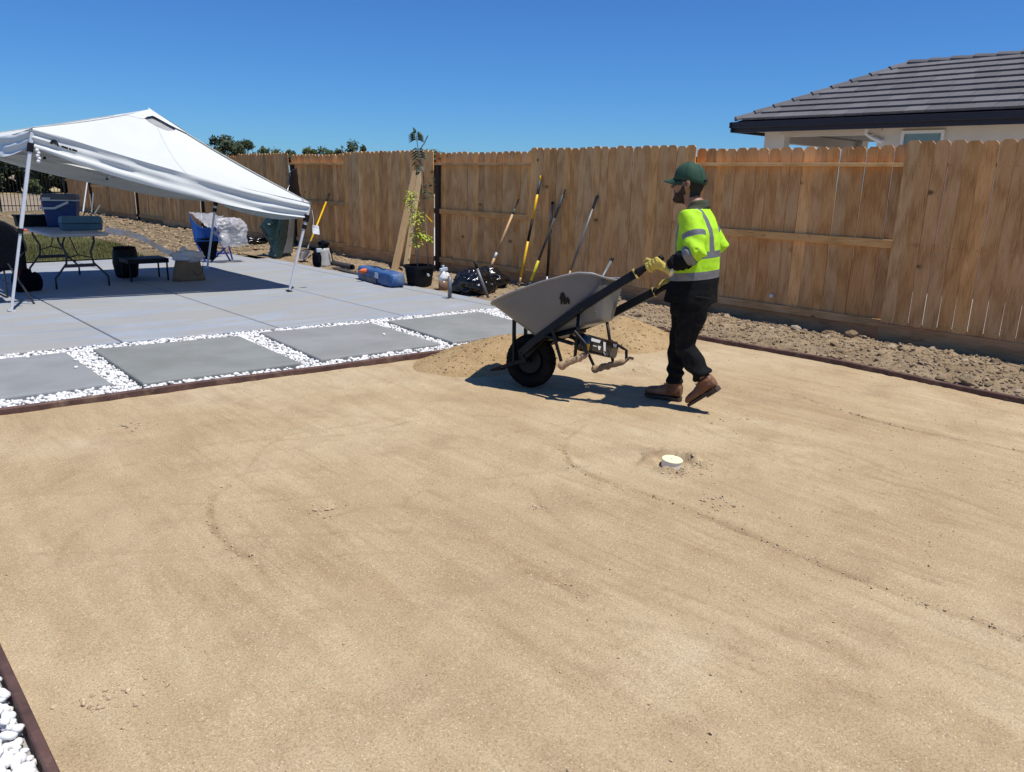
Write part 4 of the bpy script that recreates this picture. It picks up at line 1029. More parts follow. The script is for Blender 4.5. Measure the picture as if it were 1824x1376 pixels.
def crumple(mb, c, rad, seed, sub=4, amp=.25, fr=1.8, floor=None, sharp=True, shape=None):
    bm = bmesh.new(); bmesh.ops.create_icosphere(bm, subdivisions=sub, radius=1); off = Vector((seed * 3.1, seed * 1.7, seed * .9))
    vs = []
    for v in bm.verts:
        p = v.co.copy(); n_ = mn.noise(p * fr + off); r_ = 1 - abs(mn.noise(p * fr * 2.3 + off)) * 2
        d = 1 + amp * n_ + (amp * .45 * r_ if sharp else 0) + amp * .2 * mn.noise(p * fr * 6 + off)
        q = Vector((p.x * rad[0], p.y * rad[1], p.z * rad[2])) * d
        if shape: q = shape(q, p)
        q = q + Vector(c)
        if floor is not None and q.z < floor: q.z = floor + (q.z - floor) * .05
        vs.append(q)
    mb.add(vs, [[v.index for v in f.verts] for f in bm.faces]); bm.free(); return mb
bp = G(52, 522, Z_PAT); pack = thing('backpack', 'black backpack with a dark red patch on the ground behind the chair', 'backpack', (bp.x, bp.y + .15, Z_PAT))
b = MB(); crumple(b, (bp.x - .02, bp.y + .16, Z_PAT + .15), (.13, .12, .17), 3, 4, .12, 1.5, Z_PAT); crumple(b, (bp.x + .13, bp.y + .2, Z_PAT + .11), (.08, .09, .13), 5, 3, .15, 1.5, Z_PAT); b.build('bag', DKCLOTH, pack, smooth=True)
b = MB(); crumple(b, (bp.x - .10, bp.y + .055, Z_PAT + .27), (.045, .04, .07), 8, 3, .2); b.build('red_patch', REDC, pack, smooth=True)

# ================================================================ stool, bench, paper bag
kg = G(231, 496, Z_PAT); k_ = MB(); k_.lathe((kg.x + .02, kg.y + .18, Z_PAT), [(.13, 0), (.155, .02), (.185, .22), (.165, .42), (.15, .44), (.01, .445)], 24)
stool = thing('barrel_stool', 'round black barrel stool behind the low black bench', 'stool', (kg.x + .02, kg.y + .18, Z_PAT)); k_.build('body', BLK, stool, smooth=True)
b = MB(); b.lathe((kg.x + .02, kg.y + .18, Z_PAT + .44), [(.155, 0), (.16, .01), (.15, .02), (.01, .022)], 24); b.build('seat', DKCLOTH, stool, smooth=True)
bn = thing('low_bench', 'low black side table on thin legs in the canopy shade', 'side table', (3.9, 12.3, Z_PAT))
q1, q2 = G(240, 503, Z_PAT), G(299, 500, Z_PAT); bh = .33
cxx = (q1.x + q2.x) / 2; b = MB(); b.loft([[Vector((p.x, p.y, z)) for p in rect(cxx, q1.y + .22, .58, .46, -.03)] for z in (Z_PAT + bh - .07, Z_PAT + bh)]); b.build('top', BLK, bn, bevel=.012)
for p in rect(cxx, q1.y + .22, .52, .42, -.03):
    b = MB(); b.tube([(p.x, p.y, Z_PAT + bh - .03), (p.x, p.y, Z_PAT)], .013, 6); b.build('leg', BLK, bn)
pb = G(342, 501, Z_PAT); pbag = thing('paper_bag', 'brown paper grocery bag standing on the patio beside the bench', 'bag', (pb.x, pb.y + .1, Z_PAT))
b = MB(); rings = []
for j in range(9):
    h = j / 8; w, d_ = .46 - .12 * h, .22 - .10 * h; ring = []
    for i in range(24):
        a = 2 * math.pi * i / 24; ca_, sa_ = math.cos(a), math.sin(a)
        p = Vector((abs(ca_) ** .35 * math.copysign(1, ca_) * w / 2, abs(sa_) ** .35 * math.copysign(1, sa_) * d_ / 2, h * .30))
        p += Vector((1, 1, .5)) * .014 * mn.noise(Vector((a * 1.5, h * 5, 2))) ; ring.append(p + Vector((pb.x, pb.y + .12, Z_PAT)))
    rings.append(ring)
b.loft(rings, cap=False); b.f.append(list(range(24))); b.m.append(0)
b.build('bag_body', PAPER, pbag, smooth=True)
b = MB(); hx = pb.x + .12; b.tube([(hx - .1, pb.y - .005, Z_PAT + .16), (hx - .04, pb.y - .02, Z_PAT + .08), (hx + .04, pb.y - .015, Z_PAT + .12), (hx + .07, pb.y + .0, Z_PAT + .28)], .004, 5); b.build('handle', BLK, pbag)
b = MB(); crumple(b, (pb.x + .02, pb.y + .12, Z_PAT + .36), (.22, .11, .08), 11, 4, .5, 1.6)
crumple(b, (pb.x - .03, pb.y + .14, Z_PAT + .42), (.05, .04, .10), 12, 3, .4)
rows = []
for j in range(16):
    t = j / 15; base = Vector((pb.x - .15 - .9 * t, pb.y + .16 + .35 * t, Z_PAT + .38 + .10 * t + .10 * t * t)); rows.append([base + Vector((0, .01 * math.sin(j + i), .10 * (1 - .5 * t) * (i / 5 - .5) + .01 * mn.noise(Vector((j * .7, i, 3))))) for i in range(6)])
FILM = []
_fp = [(186, 410, 11.95), (205, 413, 11.95), (228, 416, 11.95), (252, 424, 11.97), (274, 436, 12.0), (296, 448, 12.0), (318, 458, 12.0), (338, 466, 12.0)]
for a_, c_ in zip(_fp[:-1], _fp[1:]):
    for t_ in (0, .25, .5, .75): FILM.append(onY(a_[0] + (c_[0] - a_[0]) * t_, a_[1] + (c_[1] - a_[1]) * t_, a_[2]))
bag2 = MB(); crumple(bag2, (pb.x + .02, pb.y + .12, Z_PAT + .36), (.22, .11, .08), 11, 4, .5, 1.6); crumple(bag2, (pb.x - .04, pb.y + .14, Z_PAT + .41), (.05, .04, .09), 12, 3, .4)
o = (bag2.grid([[fa_ + Vector((0, .05 * math.sin(k * .8), 0)) + (R3 @ Vector((0, 1, 0))) * ((j - 2) * .022) + Vector((0, .012 * (j % 2), .006 * math.sin(k * 1.9 + j))) for j in range(5)] for k, fa_ in enumerate(FILM)]), bag2)[1].build('plastic_bag', MILKY, None, smooth=True, origin=(pb.x, pb.y + .12, Z_PAT + .3)); tag(o, 'milky plastic film trailing from the table edge into the paper bag', 'bag')

# ================================================================ blue folding chair with plastic sheet
bc = thing('blue_folding_chair', 'blue canvas folding chair seen from behind at the back of the patio', 'chair', (5.7, 14.5, Z_PAT))
def bq(px, py, Y): return onY(px, py, Y)
Yb = 14.3; bk = []
for j in range(9):
    h = j / 8; l = mid(bq(336, 380, 14.5), bq(347, 432, 14.35), h); r = mid(bq(384, 403, 13.95), bq(396, 430, 13.9), h)
    sag = .10 * math.sin(math.pi * .5 * (1 - h))
    bk.append([mid(l, r, i / 10) + Vector((0, 0, -.14 * math.sin(math.pi * i / 10) * (1 - h))) + Vector((.0, .10 * math.sin(math.pi * i / 10), 0)) for i in range(11)])
b = MB(); b.grid(bk); o = b.build('backrest', BLUEC, bc, smooth=True); m_ = o.modifiers.new('t', 'SOLIDIFY'); m_.thickness = .015
b = MB(); b.grid([[mid(bq(350, 425, 14.35), bq(394, 425, 13.95), i / 6) * (1 - j / 6) + mid(bq(364, 462, 14.5), bq(380, 464, 14.2), i / 6) * (j / 6) + Vector((0, .05 * math.sin(j), 0)) for i in range(7)] for j in range(7)]); b.build('side_panel', DKCLOTH, bc, smooth=True)
gz = G(410, 465, Z_PAT)
legs = [(bq(389, 428, 13.95), gz), (bq(406, 433, 14.3), G(414, 463, Z_PAT)), (bq(405, 438, 14.2), G(376, 466, Z_PAT)), (bq(376, 442, 14.5), G(394, 456, Z_PAT) + Vector((0, 0, .04))), (bq(346, 425, 14.4), G(366, 467, Z_PAT)), (G(378, 458, Z_PAT) + Vector((0, 0, .06)), G(408, 456, Z_PAT) + Vector((0, 0, .06)))]
for p0, p1 in legs:
    b = MB(); b.bar(p0, p1, .022, .03, (0, 1, 0)); b.build('leg', BLUEM, bc)
ps = MB(); rows = []
for j in range(15):
    h = j / 14; l = mid(bq(334, 377, 14.5), bq(352, 390, 14.3), h); r = mid(bq(398, 384, 14.6), bq(384, 402, 13.9), h)
    rows.append([mid(l, r, i / 20) + Vector((0, 0, -.1 * math.sin(math.pi * i / 20) * h + .05 * mn.noise(Vector((i * .35, j * .5, 1))))) + Vector((0, -.12 * h + .3 * (1 - h) * math.sin(math.pi * i / 20), 0)) for i in range(21)])
ps.grid(rows)
pc = bq(412, 412, 14.0); crumple(ps, pc, (.28, .2, .24), 21, 5, .30, 1.5, None, True, lambda q, p: q + Vector((.12 * -q.z, 0, 0)))
crumple(ps, bq(400, 428, 13.9), (.10, .08, .13), 24, 3, .3)
crumple(ps, bq(433, 427, 13.9), (.06, .05, .09), 25, 3, .4, shape=lambda q, p: q + Vector((-.6 * q.z, 0, 0)))
o = ps.build('plastic_sheet', CLEAR, None, smooth=True, origin=(pc.x, pc.y, pc.z)); tag(o, 'crumpled clear plastic sheet draped over the blue folding chair', 'plastic sheet')

# ================================================================ black sheet and green rolled sheet near the fence
tb = G(445, 436, 0); b = MB(); crumple(b, (tb.x, tb.y, .08), (.48, .3, .10), 31, 4, .45, 2.2, .0); tag(b.build('ground_sheet', BAGK, None, smooth=True, origin=(tb.x, tb.y, 0)), 'flat crumpled black plastic sheet on the soil behind the blue chair', 'plastic sheet')
gp = thing('sheet_bundle', 'bundle of dark green plastic sheeting standing against the fence', 'plastic roll', (7.2, 14.5, 0))
def gq(px, py, Y): return onY(px, py, Y)
g0, g1 = G(482, 461, 0), G(500, 462, 0)
def panel(name, pts, Yn, thick, m):
    """upright wrinkled panel: pts = left and right edges from top to bottom as pixels at depth Y"""
    Lf, Rt = pts; rows = []; n_ = 24
    for j in range(n_ + 1):
        t = j / n_ * (len(Lf) - 1); i0 = min(int(t), len(Lf) - 2); f_ = t - i0
        l = mid(onY(*Lf[i0][:2], Lf[i0][2]), onY(*Lf[i0 + 1][:2], Lf[i0 + 1][2]), f_); r = mid(onY(*Rt[i0][:2], Rt[i0][2]), onY(*Rt[i0 + 1][:2], Rt[i0 + 1][2]), f_)
        rows.append([mid(l, r, i / 10) + Vector((-.04, -.05, 0)) * math.sin(math.pi * i / 10) + Vector((1, 1, 0)) * .02 * mn.noise(Vector((i * .6, j * .5, Yn))) for i in range(11)])
    bb = MB(); bb.grid(rows); o_ = bb.build(name, m, gp, smooth=True); mm = o_.modifiers.new('t', 'SOLIDIFY'); mm.thickness = thick; return o_
panel('green_fold', ([(497, 384, 14.5), (490, 425, 14.45), (481, 458, 14.5)], [(512, 384, 14.7), (507, 425, 14.6), (498, 462, 14.4)]), 1, .05, GREENP)
panel('dark_fold', ([(477, 384, 14.9), (463, 404, 14.9), (482, 440, 14.8)], [(500, 384, 14.8), (495, 410, 14.8), (488, 444, 14.7)]), 2, .03, GREENP)
panel('clear_fold', ([(514, 386, 14.8), (506, 425, 14.6), (500, 452, 14.5)], [(526, 388, 14.9), (524, 425, 14.8), (521, 451, 14.6)]), 3, .06, SMOKE)
panel('torn_top', ([(516, 306, 15.6), (514, 330, 15.5), (506, 350, 15.4), (504, 388, 15.2)], [(527, 300, 15.8), (532, 340, 15.7), (540, 365, 15.6), (536, 388, 15.5)]), 4, .02, BAGK)

# ================================================================ long-handled tools
def tool(name, label, segs, extra=None, group='tools leaning on the fence'):
    """segs: (point, point, radius, material, part name)"""
    base = segs[-1][1]; t = thing(name, label, 'tool', base, group)
    for p0, p1, r_, m_, nm in segs:
        b_ = MB(); b_.tube([p0, mid(p0, p1, .5), p1], [r_ * 1.0, r_ * 1.03, r_] if not hasattr(r_, '__len__') else [r_[0], (r_[0] + r_[1]) / 2, r_[1]], 8); b_.build(nm, m_, t, smooth=True)
    if extra: extra(t)
    return t
def linept(top, bot, p2):
    """point of segment top-bot that projects nearest the pixel p2"""
    best = None
    for k in range(201):
        q = mid(top, bot, k / 200); v = R3.transposed() @ (q - Vector((0, 0, CAM_H))); px = CX + FPX * v.x / -v.z; py = CY - FPX * v.y / -v.z
        d = (px - p2[0]) ** 2 + (py - p2[1]) ** 2
        if best is None or d < best[0]: best = (d, q)
    return best[1]
def rod(name, label, top, bot, cuts, extra=None):
    pts = [top] + [linept(top, bot, c[0]) for c in cuts] + [bot]; segs = []
    mats = [c[1:] for c in cuts]
    return pts
def make_rod(name, label, top, bot, stops, extra=None):
    """stops: list of (end pixel or None, radius, material, part name)"""
    segs = []; p = top
    for px, r_, m_, nm in stops:
        q = bot if px is None else linept(top, bot, px); segs.append((p, q, r_, m_, nm)); p = q
    return tool(name, label, segs, extra)
def blade(c, up, w, h, nrm, mat_, name='blade', pointed=True):
    def f(t):
        u = Vector(up).normalized(); n_ = Vector(nrm).normalized(); s_ = u.cross(n_).normalized(); b_ = MB(); rows = []
        for j in range(9):
            hh = j / 8; ww = w * (1 - (hh ** 3 if pointed else 0) * .85) * (.85 + .15 * min(1, hh * 4)); rows.append([Vector(c) - u * h * hh + s_ * ww * (i / 6 - .5) + n_ * (.03 * ((i - 3) / 3) ** 2) for i in range(7)])
        b_.grid(rows); o_ = b_.build(name, mat_, t, smooth=True); m_ = o_.modifiers.new('t', 'SOLIDIFY'); m_.thickness = .004
    return f
FA, FB = FX - .015, FX + .03
# yellow shovel left
top = onX(587, 345, 8.36); bot = G(548, 452, 0.0); bot = onX(546, 448, 7.25)
make_rod('shovel', 'yellow-handled shovel with black grip leaning on the fence right of the canopy', top, bot, [((581, 360), .021, BLK, 'grip'), ((550, 430), .017, YEL, 'shaft'), (None, .018, STEEL, 'socket')], blade(bot + (bot - top).normalized() * -.02, (top - bot), .22, .30, (-.8, -.6, .3), STEEL))
# wooden tool
top = onX(924, 355, FX - .02); bot = onX(861, 508, 7.75)
make_rod('edging_tool', 'wooden-handled tool with dark tip leaning left of the yellow and black pole', top, bot, [((915, 372), .012, STEEL, 'tip'), ((911, 382), .018, GUN, 'collar'), ((884, 450), .019, W_ASH, 'shaft'), ((880, 460), .0195, PALE, 'label'), ((875, 477), .0205, W_ASH, 'handle_end'), (None, .014, STEEL, 'shank')])
top = onX(964, 313, FX - .02); bot = onX(924, 512, 8.05)
make_rod('digging_bar', 'yellow and black banded pole, the tallest tool leaning on the fence', top, bot, [((962, 322), .016, YEL, 'end_cap'), ((957, 346), .021, GUN, 'grip'), ((949, 391), .019, YEL, 'shaft'), ((941, 430), .0195, BLK, 'black_band'), ((929, 494), .019, YEL, 'shaft'), ((926, 506), .016, W_ASH, 'worn_end'), (None, .015, STEEL, 'foot')])
top = onX(1007, 338, FX - .02); bot = onX(940, 515, 8.0)
make_rod('rake_pole', 'dark pole with yellow green lower sleeve leaning beside the yellow pole', top, bot, [((1000, 346), .011, STEEL, 'tip'), ((985, 385), .021, GUN, 'grip'), ((958, 464), .018, PIPE, 'shaft'), ((945, 500), .021, YELG, 'sleeve'), (None, .017, STEEL, 'foot')])
top = onX(984, 360, FX - .03); bot = onX(973, 515, 8.1)
make_rod('black_pole', 'straight black pole with grey grip crossing the dark pole', top, bot, [((984, 365), .019, BLK, 'end_cap'), ((982, 397), .02, GREYH, 'grip'), ((976, 492), .0185, BLK, 'shaft'), (None, .012, ALU, 'tip')])
top = onX(1064, 349, FX - .02); bot = onX(1010, 500, 8.0)
make_rod('grey_pole', 'grey steel handle leaning on the fence above the wheelbarrow tray', top, bot, [((1055, 371), .02, GUN, 'grip'), ((1016, 482), .0155, GREYH, 'shaft'), (None, .014, W_ASH, 'taped_end')])
top = onX(1091, 461, 7.9); bot = onX(1063, 512, 7.5)
make_rod('short_handle', 'short dark handle rising behind the back of the wheelbarrow tray', top, bot, [((1088, 466), .024, BLK, 'end_cap'), (None, .021, GREYH, 'shaft')])
top = onX(845, 466, 6.95); bot = G(870, 532, .0)
make_rod('grey_rake_pole', 'grey pole with black cap standing at the patio edge by the trash bag', top, bot, [((849, 479), .021, BLK, 'end_cap'), (None, .02, GREYH, 'shaft')])
sp = G(801, 532, Z_PAT); b = MB(); b.tube([sp, sp + Vector((0.0, 0, .30))], .027, 12); st = thing('pipe_stub', 'short grey pipe standing upright at the patio edge', 'pipe', sp); b.build('tube', GREYH, st, smooth=True)
b = MB(); b.lathe(sp, [(.07, 0), (.065, .006), (.03, .008)], 14); b.build('flange', GREYH, st)

# ================================================================ bag of jugs, drain pipe, planks
jq = G(578, 477, 0.0); jg = thing('tool_bag', 'silver and black cloth bag stuffed with black tops beside the shovel', 'bag', (jq.x, jq.y, 0))
b = MB(); rings = []
for j in range(8):
    h = j / 7; w, d_ = .30 - .12 * h, .24 - .08 * h
    rings.append([Vector((jq.x + .06 + math.cos(a) * w / 2 * 1.0 + .012 * math.sin(7 * a), jq.y + .1 + math.sin(a) * d_ / 2 + .012 * math.cos(9 * a), h * .34)) for a in [2 * math.pi * k / 28 for k in range(28)]])
b.loft(rings); b.build('silver_body', SILV, jg, smooth=True)
b = MB(); crumple(b, (jq.x - .1, jq.y + .08, .15), (.07, .1, .18), 41, 3, .2, floor=0); crumple(b, (jq.x + .06, jq.y + .1, .40), (.09, .08, .07), 42, 3, .4); b.bar((jq.x + .12, jq.y - .03, .36), (jq.x + .16, jq.y - .05, 0), .02, .02); b.build('black_pouch', DKCLOTH, jg, smooth=False)
b = MB(); b.box((jq.x - .085, jq.y + .02, .31), (.10, .05, .07)); b.build('white_flap', PALE, jg, bevel=.01)
p0, p1 = onX(596, 467, 7.7), onX(625, 477, 7.55)
p0 = G(594, 470, .06); p1 = G(627, 477, .06)
b = MB(); n_ = 20; dd = (p1 - p0); 
for k in range(26): pass
outer = MB(); prof = []; Lp = dd.length
outer.lathe(p0, [(.055 + (.004 if k % 2 else 0), Lp * k / 40) for k in range(41)] + [(.06, Lp), (.05, Lp), (.05, Lp * .6)], 14, dd)
tag(outer.build('drain_pipe', PIPE, None, smooth=True, origin=p0), 'dark corrugated drain pipe lying on the soil by the fence', 'pipe')
b = MB(); b.bar(G(596, 478, .02), G(640, 490, .02), .12, .035); tag(b.build('ground_plank', PIPE, None, bevel=.004, origin=G(618, 484, .02)), 'dirty dark plank lying on the soil in front of the drain pipe', 'plank')

# ================================================================ blue carry bag
u0 = G(634, 497, Z_PAT); u1 = G(696, 514, Z_PAT); u2 = G(729, 509, Z_PAT)
cb = thing('carry_bag', 'long blue zipped carry bag lying on the patio edge', 'bag', mid(u0, u1))
ax = (u1 - u0); ax.z = 0; Lb = ax.length; ax.normalize(); sd_ = Vector((-ax.y, ax.x, 0)); 
if sd_.x < 0: sd_ = -sd_
wb = .27; hb = .215; b = MB(); rings = []
for k in range(17):
    t = k / 16; e = 1 - .25 * max(0, abs(t - .5) - .44) / .06; ring = []
    for i in range(20):
        a = 2 * math.pi * i / 20; ca_, sa_ = math.cos(a), math.sin(a)
        y = math.copysign(abs(ca_) ** .45, ca_) * wb / 2 * e; z = math.copysign(abs(sa_) ** .45, sa_) * hb / 2 * e
        wv = .014 * mn.noise(Vector((t * 9, a * 1.2, 5)))
        ring.append(u0 + ax * (Lb * t) + sd_ * (wb / 2 + y + wv) + Vector((0, 0, hb / 2 + z + wv)))
    rings.append(ring)
b.loft(rings); b.build('body', BLUET, cb, smooth=True)
def on_bag(t, z, o=.012): return u0 + ax * (Lb * t) + sd_ * -o + Vector((0, 0, z))
b = MB(); crumple(b, on_bag(.30, .165, .01), (.10, .03, .035), 51, 3, .2); b.build('orange_cloth', ORANGE, cb, smooth=True)
b = MB(); b.prism([on_bag(.58, .10), on_bag(.68, .095), on_bag(.69, .18), on_bag(.60, .185)], -sd_ * .004); b.build('tag', PALE, cb)
b = MB(); pe = mid(u1, u2, .35); b.prism([pe + Vector((0, 0, .05)) - ax * -.012, pe + Vector((.03, .02, .13)) - ax * -.012, pe + Vector((.07, .05, .12)) - ax * -.012, pe + Vector((.05, .03, .06)) + ax * .012], ax * .004); b.build('tag', WHITEP, cb)
b = MB(); b.grid([[on_bag(.20 + .42 * i / 14, .015 + .075 * j / 4 + .01 * mn.noise(Vector((i * .8, j, 0))), .008 + .004 * math.sin(i)) for i in range(15)] for j in range(5)]); b.build('dirty_pocket', M('dusty_grey_cloth', (.13, .13, .14), .8, var=.5, sc=30), cb, smooth=True)
b = MB(); b.tube([u0 + ax * (Lb * t) + sd_ * (wb / 2) + Vector((0, 0, hb + .02 * math.sin(math.pi * (t - .25) / .35) if .25 < t < .6 else hb)) for t in [.22 + .4 * k / 10 for k in range(11)]], .009, 6); b.build('handle', M('navy_webbing', (.01, .02, .06), .8), cb)

# ================================================================ lumber and potted saplings
lum = [((690, 484), (715, 486), (734, 305), (748, 308), 11.6, 11.25, 'leaning board, wider of the pair with the knotty face', .14), ((716, 486), (727, 486), (742, 306), (755, 308), 11.3, 11.15, 'leaning board, narrower of the pair beside the sapling', .10)]
for k, (a0, a1, t0, t1, y0, y1, lab, w_) in enumerate(lum):
    bt = G((a0[0] + a1[0]) / 2, a0[1], 0.02); tp = onX((t0[0] + t1[0]) / 2, t0[1], FX - .04 - .0)
    b = MB(); d = tp - bt; Lx = d.length; o = None
    me = MB(); c_ = .02; w2 = w_ / 2
    me.prism([(-w2, -.019, 0), (w2, -.019, 0), (w2, -.019, Lx), (-w2, -.019, Lx)], (0, .038, 0))
    m1 = me.mesh('lumber_board', W_LUM); o = bpy.data.objects.new('lumber_board', m1); C.objects.link(o); o.location = bt
    z_ = d.normalized(); x_ = Vector((0.25, -1, 0)); x_ = (x_ - z_ * x_.dot(z_)).normalized(); y_ = z_.cross(x_)
    o.rotation_euler = Matrix((x_, y_, z_)).transposed().to_euler(); md = o.modifiers.new('b', 'BEVEL'); md.width = .003
    tag(o, lab, 'board', 'boards leaning on the fence')
pt = G(757, 515, 0.0); px_, py_ = pt.x + .08, pt.y + .25
pot = thing('nursery_pot', 'black square nursery pot at the foot of the leaning boards', 'pot', (px_, py_, 0))
b = MB(); rings = []
for z, k in ((0, .155), (.29, .195), (.29, .215), (.33, .215), (.33, .195), (.27, .19)): rings.append([Vector((px_ + math.copysign(abs(math.cos(a)) ** .6, math.cos(a)) * k, py_ + math.copysign(abs(math.sin(a)) ** .6, math.sin(a)) * k, z)) for a in [2 * math.pi * i / 28 for i in range(28)]])
b.loft(rings); b.build('tub', BLK, pot, smooth=False)
b = MB(); b.lathe((px_, py_, .28), [(.19, 0), (.1, .012), (.01, .015)], 18); b.build('potting_soil', M('potting_soil', (.05, .035, .025), .95, bump=.8, bsc=60), pot)
vd = Vector((-px_, -py_, 0)).normalized(); b = MB(); q0 = Vector((px_, py_, 0)) + vd * .185 + Vector((.11, -.075, 0)); b.lathe(q0 + Vector((0, 0, .20)), [(.018, 0), (.016, .003), (.006, .004)], 12, vd, sy=1.6); b.build('round_mark', PALE, pot)
def leafq(mb, p, d, L, w, droop=.25, face=None):
    d = Vector(d).normalized(); s_ = d.cross(face if face is not None else Vector((0, 0, 1)))
    if s_.length < .1: s_ = Vector((1, 0, 0))
    s_.normalize(); n_ = s_.cross(d)
    c = [p, p + d * L * .35 + s_ * w * .5 + n_ * .01, p + d * L - n_ * L * -droop * 0 - Vector((0, 0, L * droop)), p + d * L * .35 - s_ * w * .5 + n_ * .01, p + d * L * .65 + s_ * w * .35 - Vector((0, 0, L * droop * .4)), p + d * L * .65 - s_ * w * .35 - Vector((0, 0, L * droop * .4))]
    mb.add(c, [(0, 1, 4, 2, 5, 3)])
def sapling(name, label, stem, radii, leaves, mat_, seed, group='saplings in the nursery pot'):
    r = random.Random(seed); t = thing(name, label, 'sapling', stem[0], group); b = MB(); b.tube(stem, radii, 6); lf = MB()
    for (p, q, n_, L, w, spread) in leaves:
        for k in range(n_):
            c = mid(p, q, r.random()); a = r.uniform(0, 6.28); rad = r.random() * spread; c2 = c + Vector((math.cos(a) * rad, math.sin(a) * rad, r.uniform(-.05, .05)))
            if k % 3 == 0 and rad > .04: b.tube([c, c2], .003, 4)
            leafq(lf, c2, (math.cos(a), math.sin(a), r.uniform(-.4, .7)), L * r.uniform(.6, 1.2), w * r.uniform(.8, 1.2))
    b.build('stem', BARK, t, smooth=True); lf.build('foliage', mat_, t); return t
def sy(px, py, Y=None): return onY(px, py, Y or py_)
s1 = [sy(744, 478), sy(742, 440), sy(737, 408), sy(733, 370), sy(731, 345)]; s1[0].z = .29
sapling('sapling', 'bushy sapling with bright yellow green leaves in the nursery pot', s1, [.012, .01, .008, .006, .003], [(s1[4], s1[3], 80, .06, .032, .10), (s1[3] + Vector((.05, 0, 0)), s1[2] + Vector((.02, 0, 0)), 60, .06, .032, .12), (sy(745, 418), sy(764, 428), 90, .06, .034, .08), (sy(738, 410), sy(742, 438), 40, .055, .03, .07), (sy(746, 382), sy(748, 400), 30, .06, .03, .06), (s1[2], s1[1], 24, .06, .03, .09)], LEAFY, 61)
s2 = [sy(763, 478), sy(760, 430), sy(756, 370), sy(752, 330), sy(751, 300), sy(744, 262), sy(741, 238)]; s2[0].z = .29
tt = sapling('sapling', 'tall thin sapling with dark leaves showing above the fence', s2, [.014, .012, .010, .009, .008, .006, .004], [(sy(756, 340), sy(760, 352), 16, .11, .045, .05), (sy(760, 325), sy(765, 335), 10, .09, .04, .05), (sy(745, 290), sy(750, 305), 12, .12, .05, .04)], LEAFD, 62)
lf = MB(); r = random.Random(9)
for k in range(9):
    p = mid(s2[5], s2[6], k / 8 * 1.0 - .0) if k > 3 else mid(s2[4], s2[5], .5 + k / 8); vr = R3 @ Vector((1, 0, 0))
    for sg in (-1, 1): leafq(lf, p, vr * sg + Vector((0, 0, .15)), .125, .042, .5, R3 @ Vector((.25 * sg, .3, 1)))
leafq(lf, s2[6], Vector((0, 0, 1)) - (R3 @ Vector((1, 0, 0))) * .5, .10, .045, 0, R3 @ Vector((0, .3, 1))); lf.build('top_leaves', LEAFD, tt)
b = MB(); b.tube([sy(748, 268), sy(753, 259), sy(755, 257), sy(762, 242)], .008, 5); b.tube([sy(741, 312), sy(744, 298), sy(749, 290)], .012, 5); b.build('twig', BARKD, tt)
b = MB(); b.grid([[sy(757 + k * 2.2, 380 + k * 2.4 + j * 3) for j in range(2)] for k in range(7)]); b.build('yellow_ribbon', YEL, tt)

# ================================================================ spray bottle, black trash bag
sb = G(792, 519, 0.0); sbx, sby = sb.x + .05, sb.y + .1
bt_ = thing('spray_jug', 'white spray jug of brown liquid between the pot and the trash bag', 'bottle', (sbx, sby, 0))
b = MB(); b.lathe((sbx, sby, 0), [(.06, 0), (.07, .01), (.07, .14)], 16); b.build('brown_liquid', M('brown_liquid', (.22, .13, .08), .3), bt_, smooth=True)
b = MB(); b.lathe((sbx, sby, .14), [(.07, 0), (.068, .06), (.04, .11), (.03, .14)], 16); crumple(b, (sbx + .07, sby + .02, .18), (.06, .05, .08), 64, 3, .2); b.build('jug_top', WHITEP, bt_, smooth=True)
b = MB(); b.bar((sbx - .06, sby, .30), (sbx + .06, sby - .02, .315), .04, .05); b.bar((sbx, sby, .26), (sbx, sby, .36), .03, .03, (0, 1, 0)); b.tube([(sbx, sby, .33), (sbx + .0, sby, .37)], .02, 8); b.build('spray_head', PALE, bt_, bevel=.006)
b = MB(); b.box((sbx + .1, sby - .06, .06), (.04, .02, .12)); b.build('pink_label', M('pink_label', (.65, .12, .22), .5), bt_, bevel=.005)
t1 = G(832, 530, 0.0); b = MB(); crumple(b, (t1.x + .32, t1.y + .22, .13), (.33, .28, .21), 71, 5, .28, 1.5, 0.0); b2 = b
tb = thing('trash_bag', 'shiny black trash bag slumped on the soil at the patio edge', 'bag', (t1.x + .2, t1.y + .1, 0)); b.build('bag', BAGK, tb, smooth=True)
b = MB(); crumple(b, (t1.x + .75, t1.y + .45, .15), (.30, .25, .16), 73, 5, .35, 1.7, 0.0); tb2 = thing('trash_bag', 'smaller black trash bag lying behind the first against the fence', 'bag', (t1.x + .75, t1.y + .45, 0)); b.build('bag', BAGK, tb2, smooth=True)

# ================================================================ left end tools by the wood fence
b = MB(); top = onX(156, 320, 8.35); bot = onX(148, 378, 7.2); b.tube([top, bot], .022, 6); tag(b.build('white_pole', ALU, None, origin=bot), 'pale pole leaning on the far end of the wood fence', 'pole', 'poles leaning on the far fence')
for k, (a_, c_, lab) in enumerate((((178, 366), (168, 382), 'short pale stick leaning at the foot of the far fence'), ((166, 345), (163, 380), 'thin grey rod upright against the far fence'))):
    b = MB(); b.tube([onX(*a_, 8.2), onX(*c_, 7.6)], .028, 6); tag(b.build('stick', GREYH, None, origin=onX(*c_, 7.6)), lab, 'pole', 'poles leaning on the far fence')

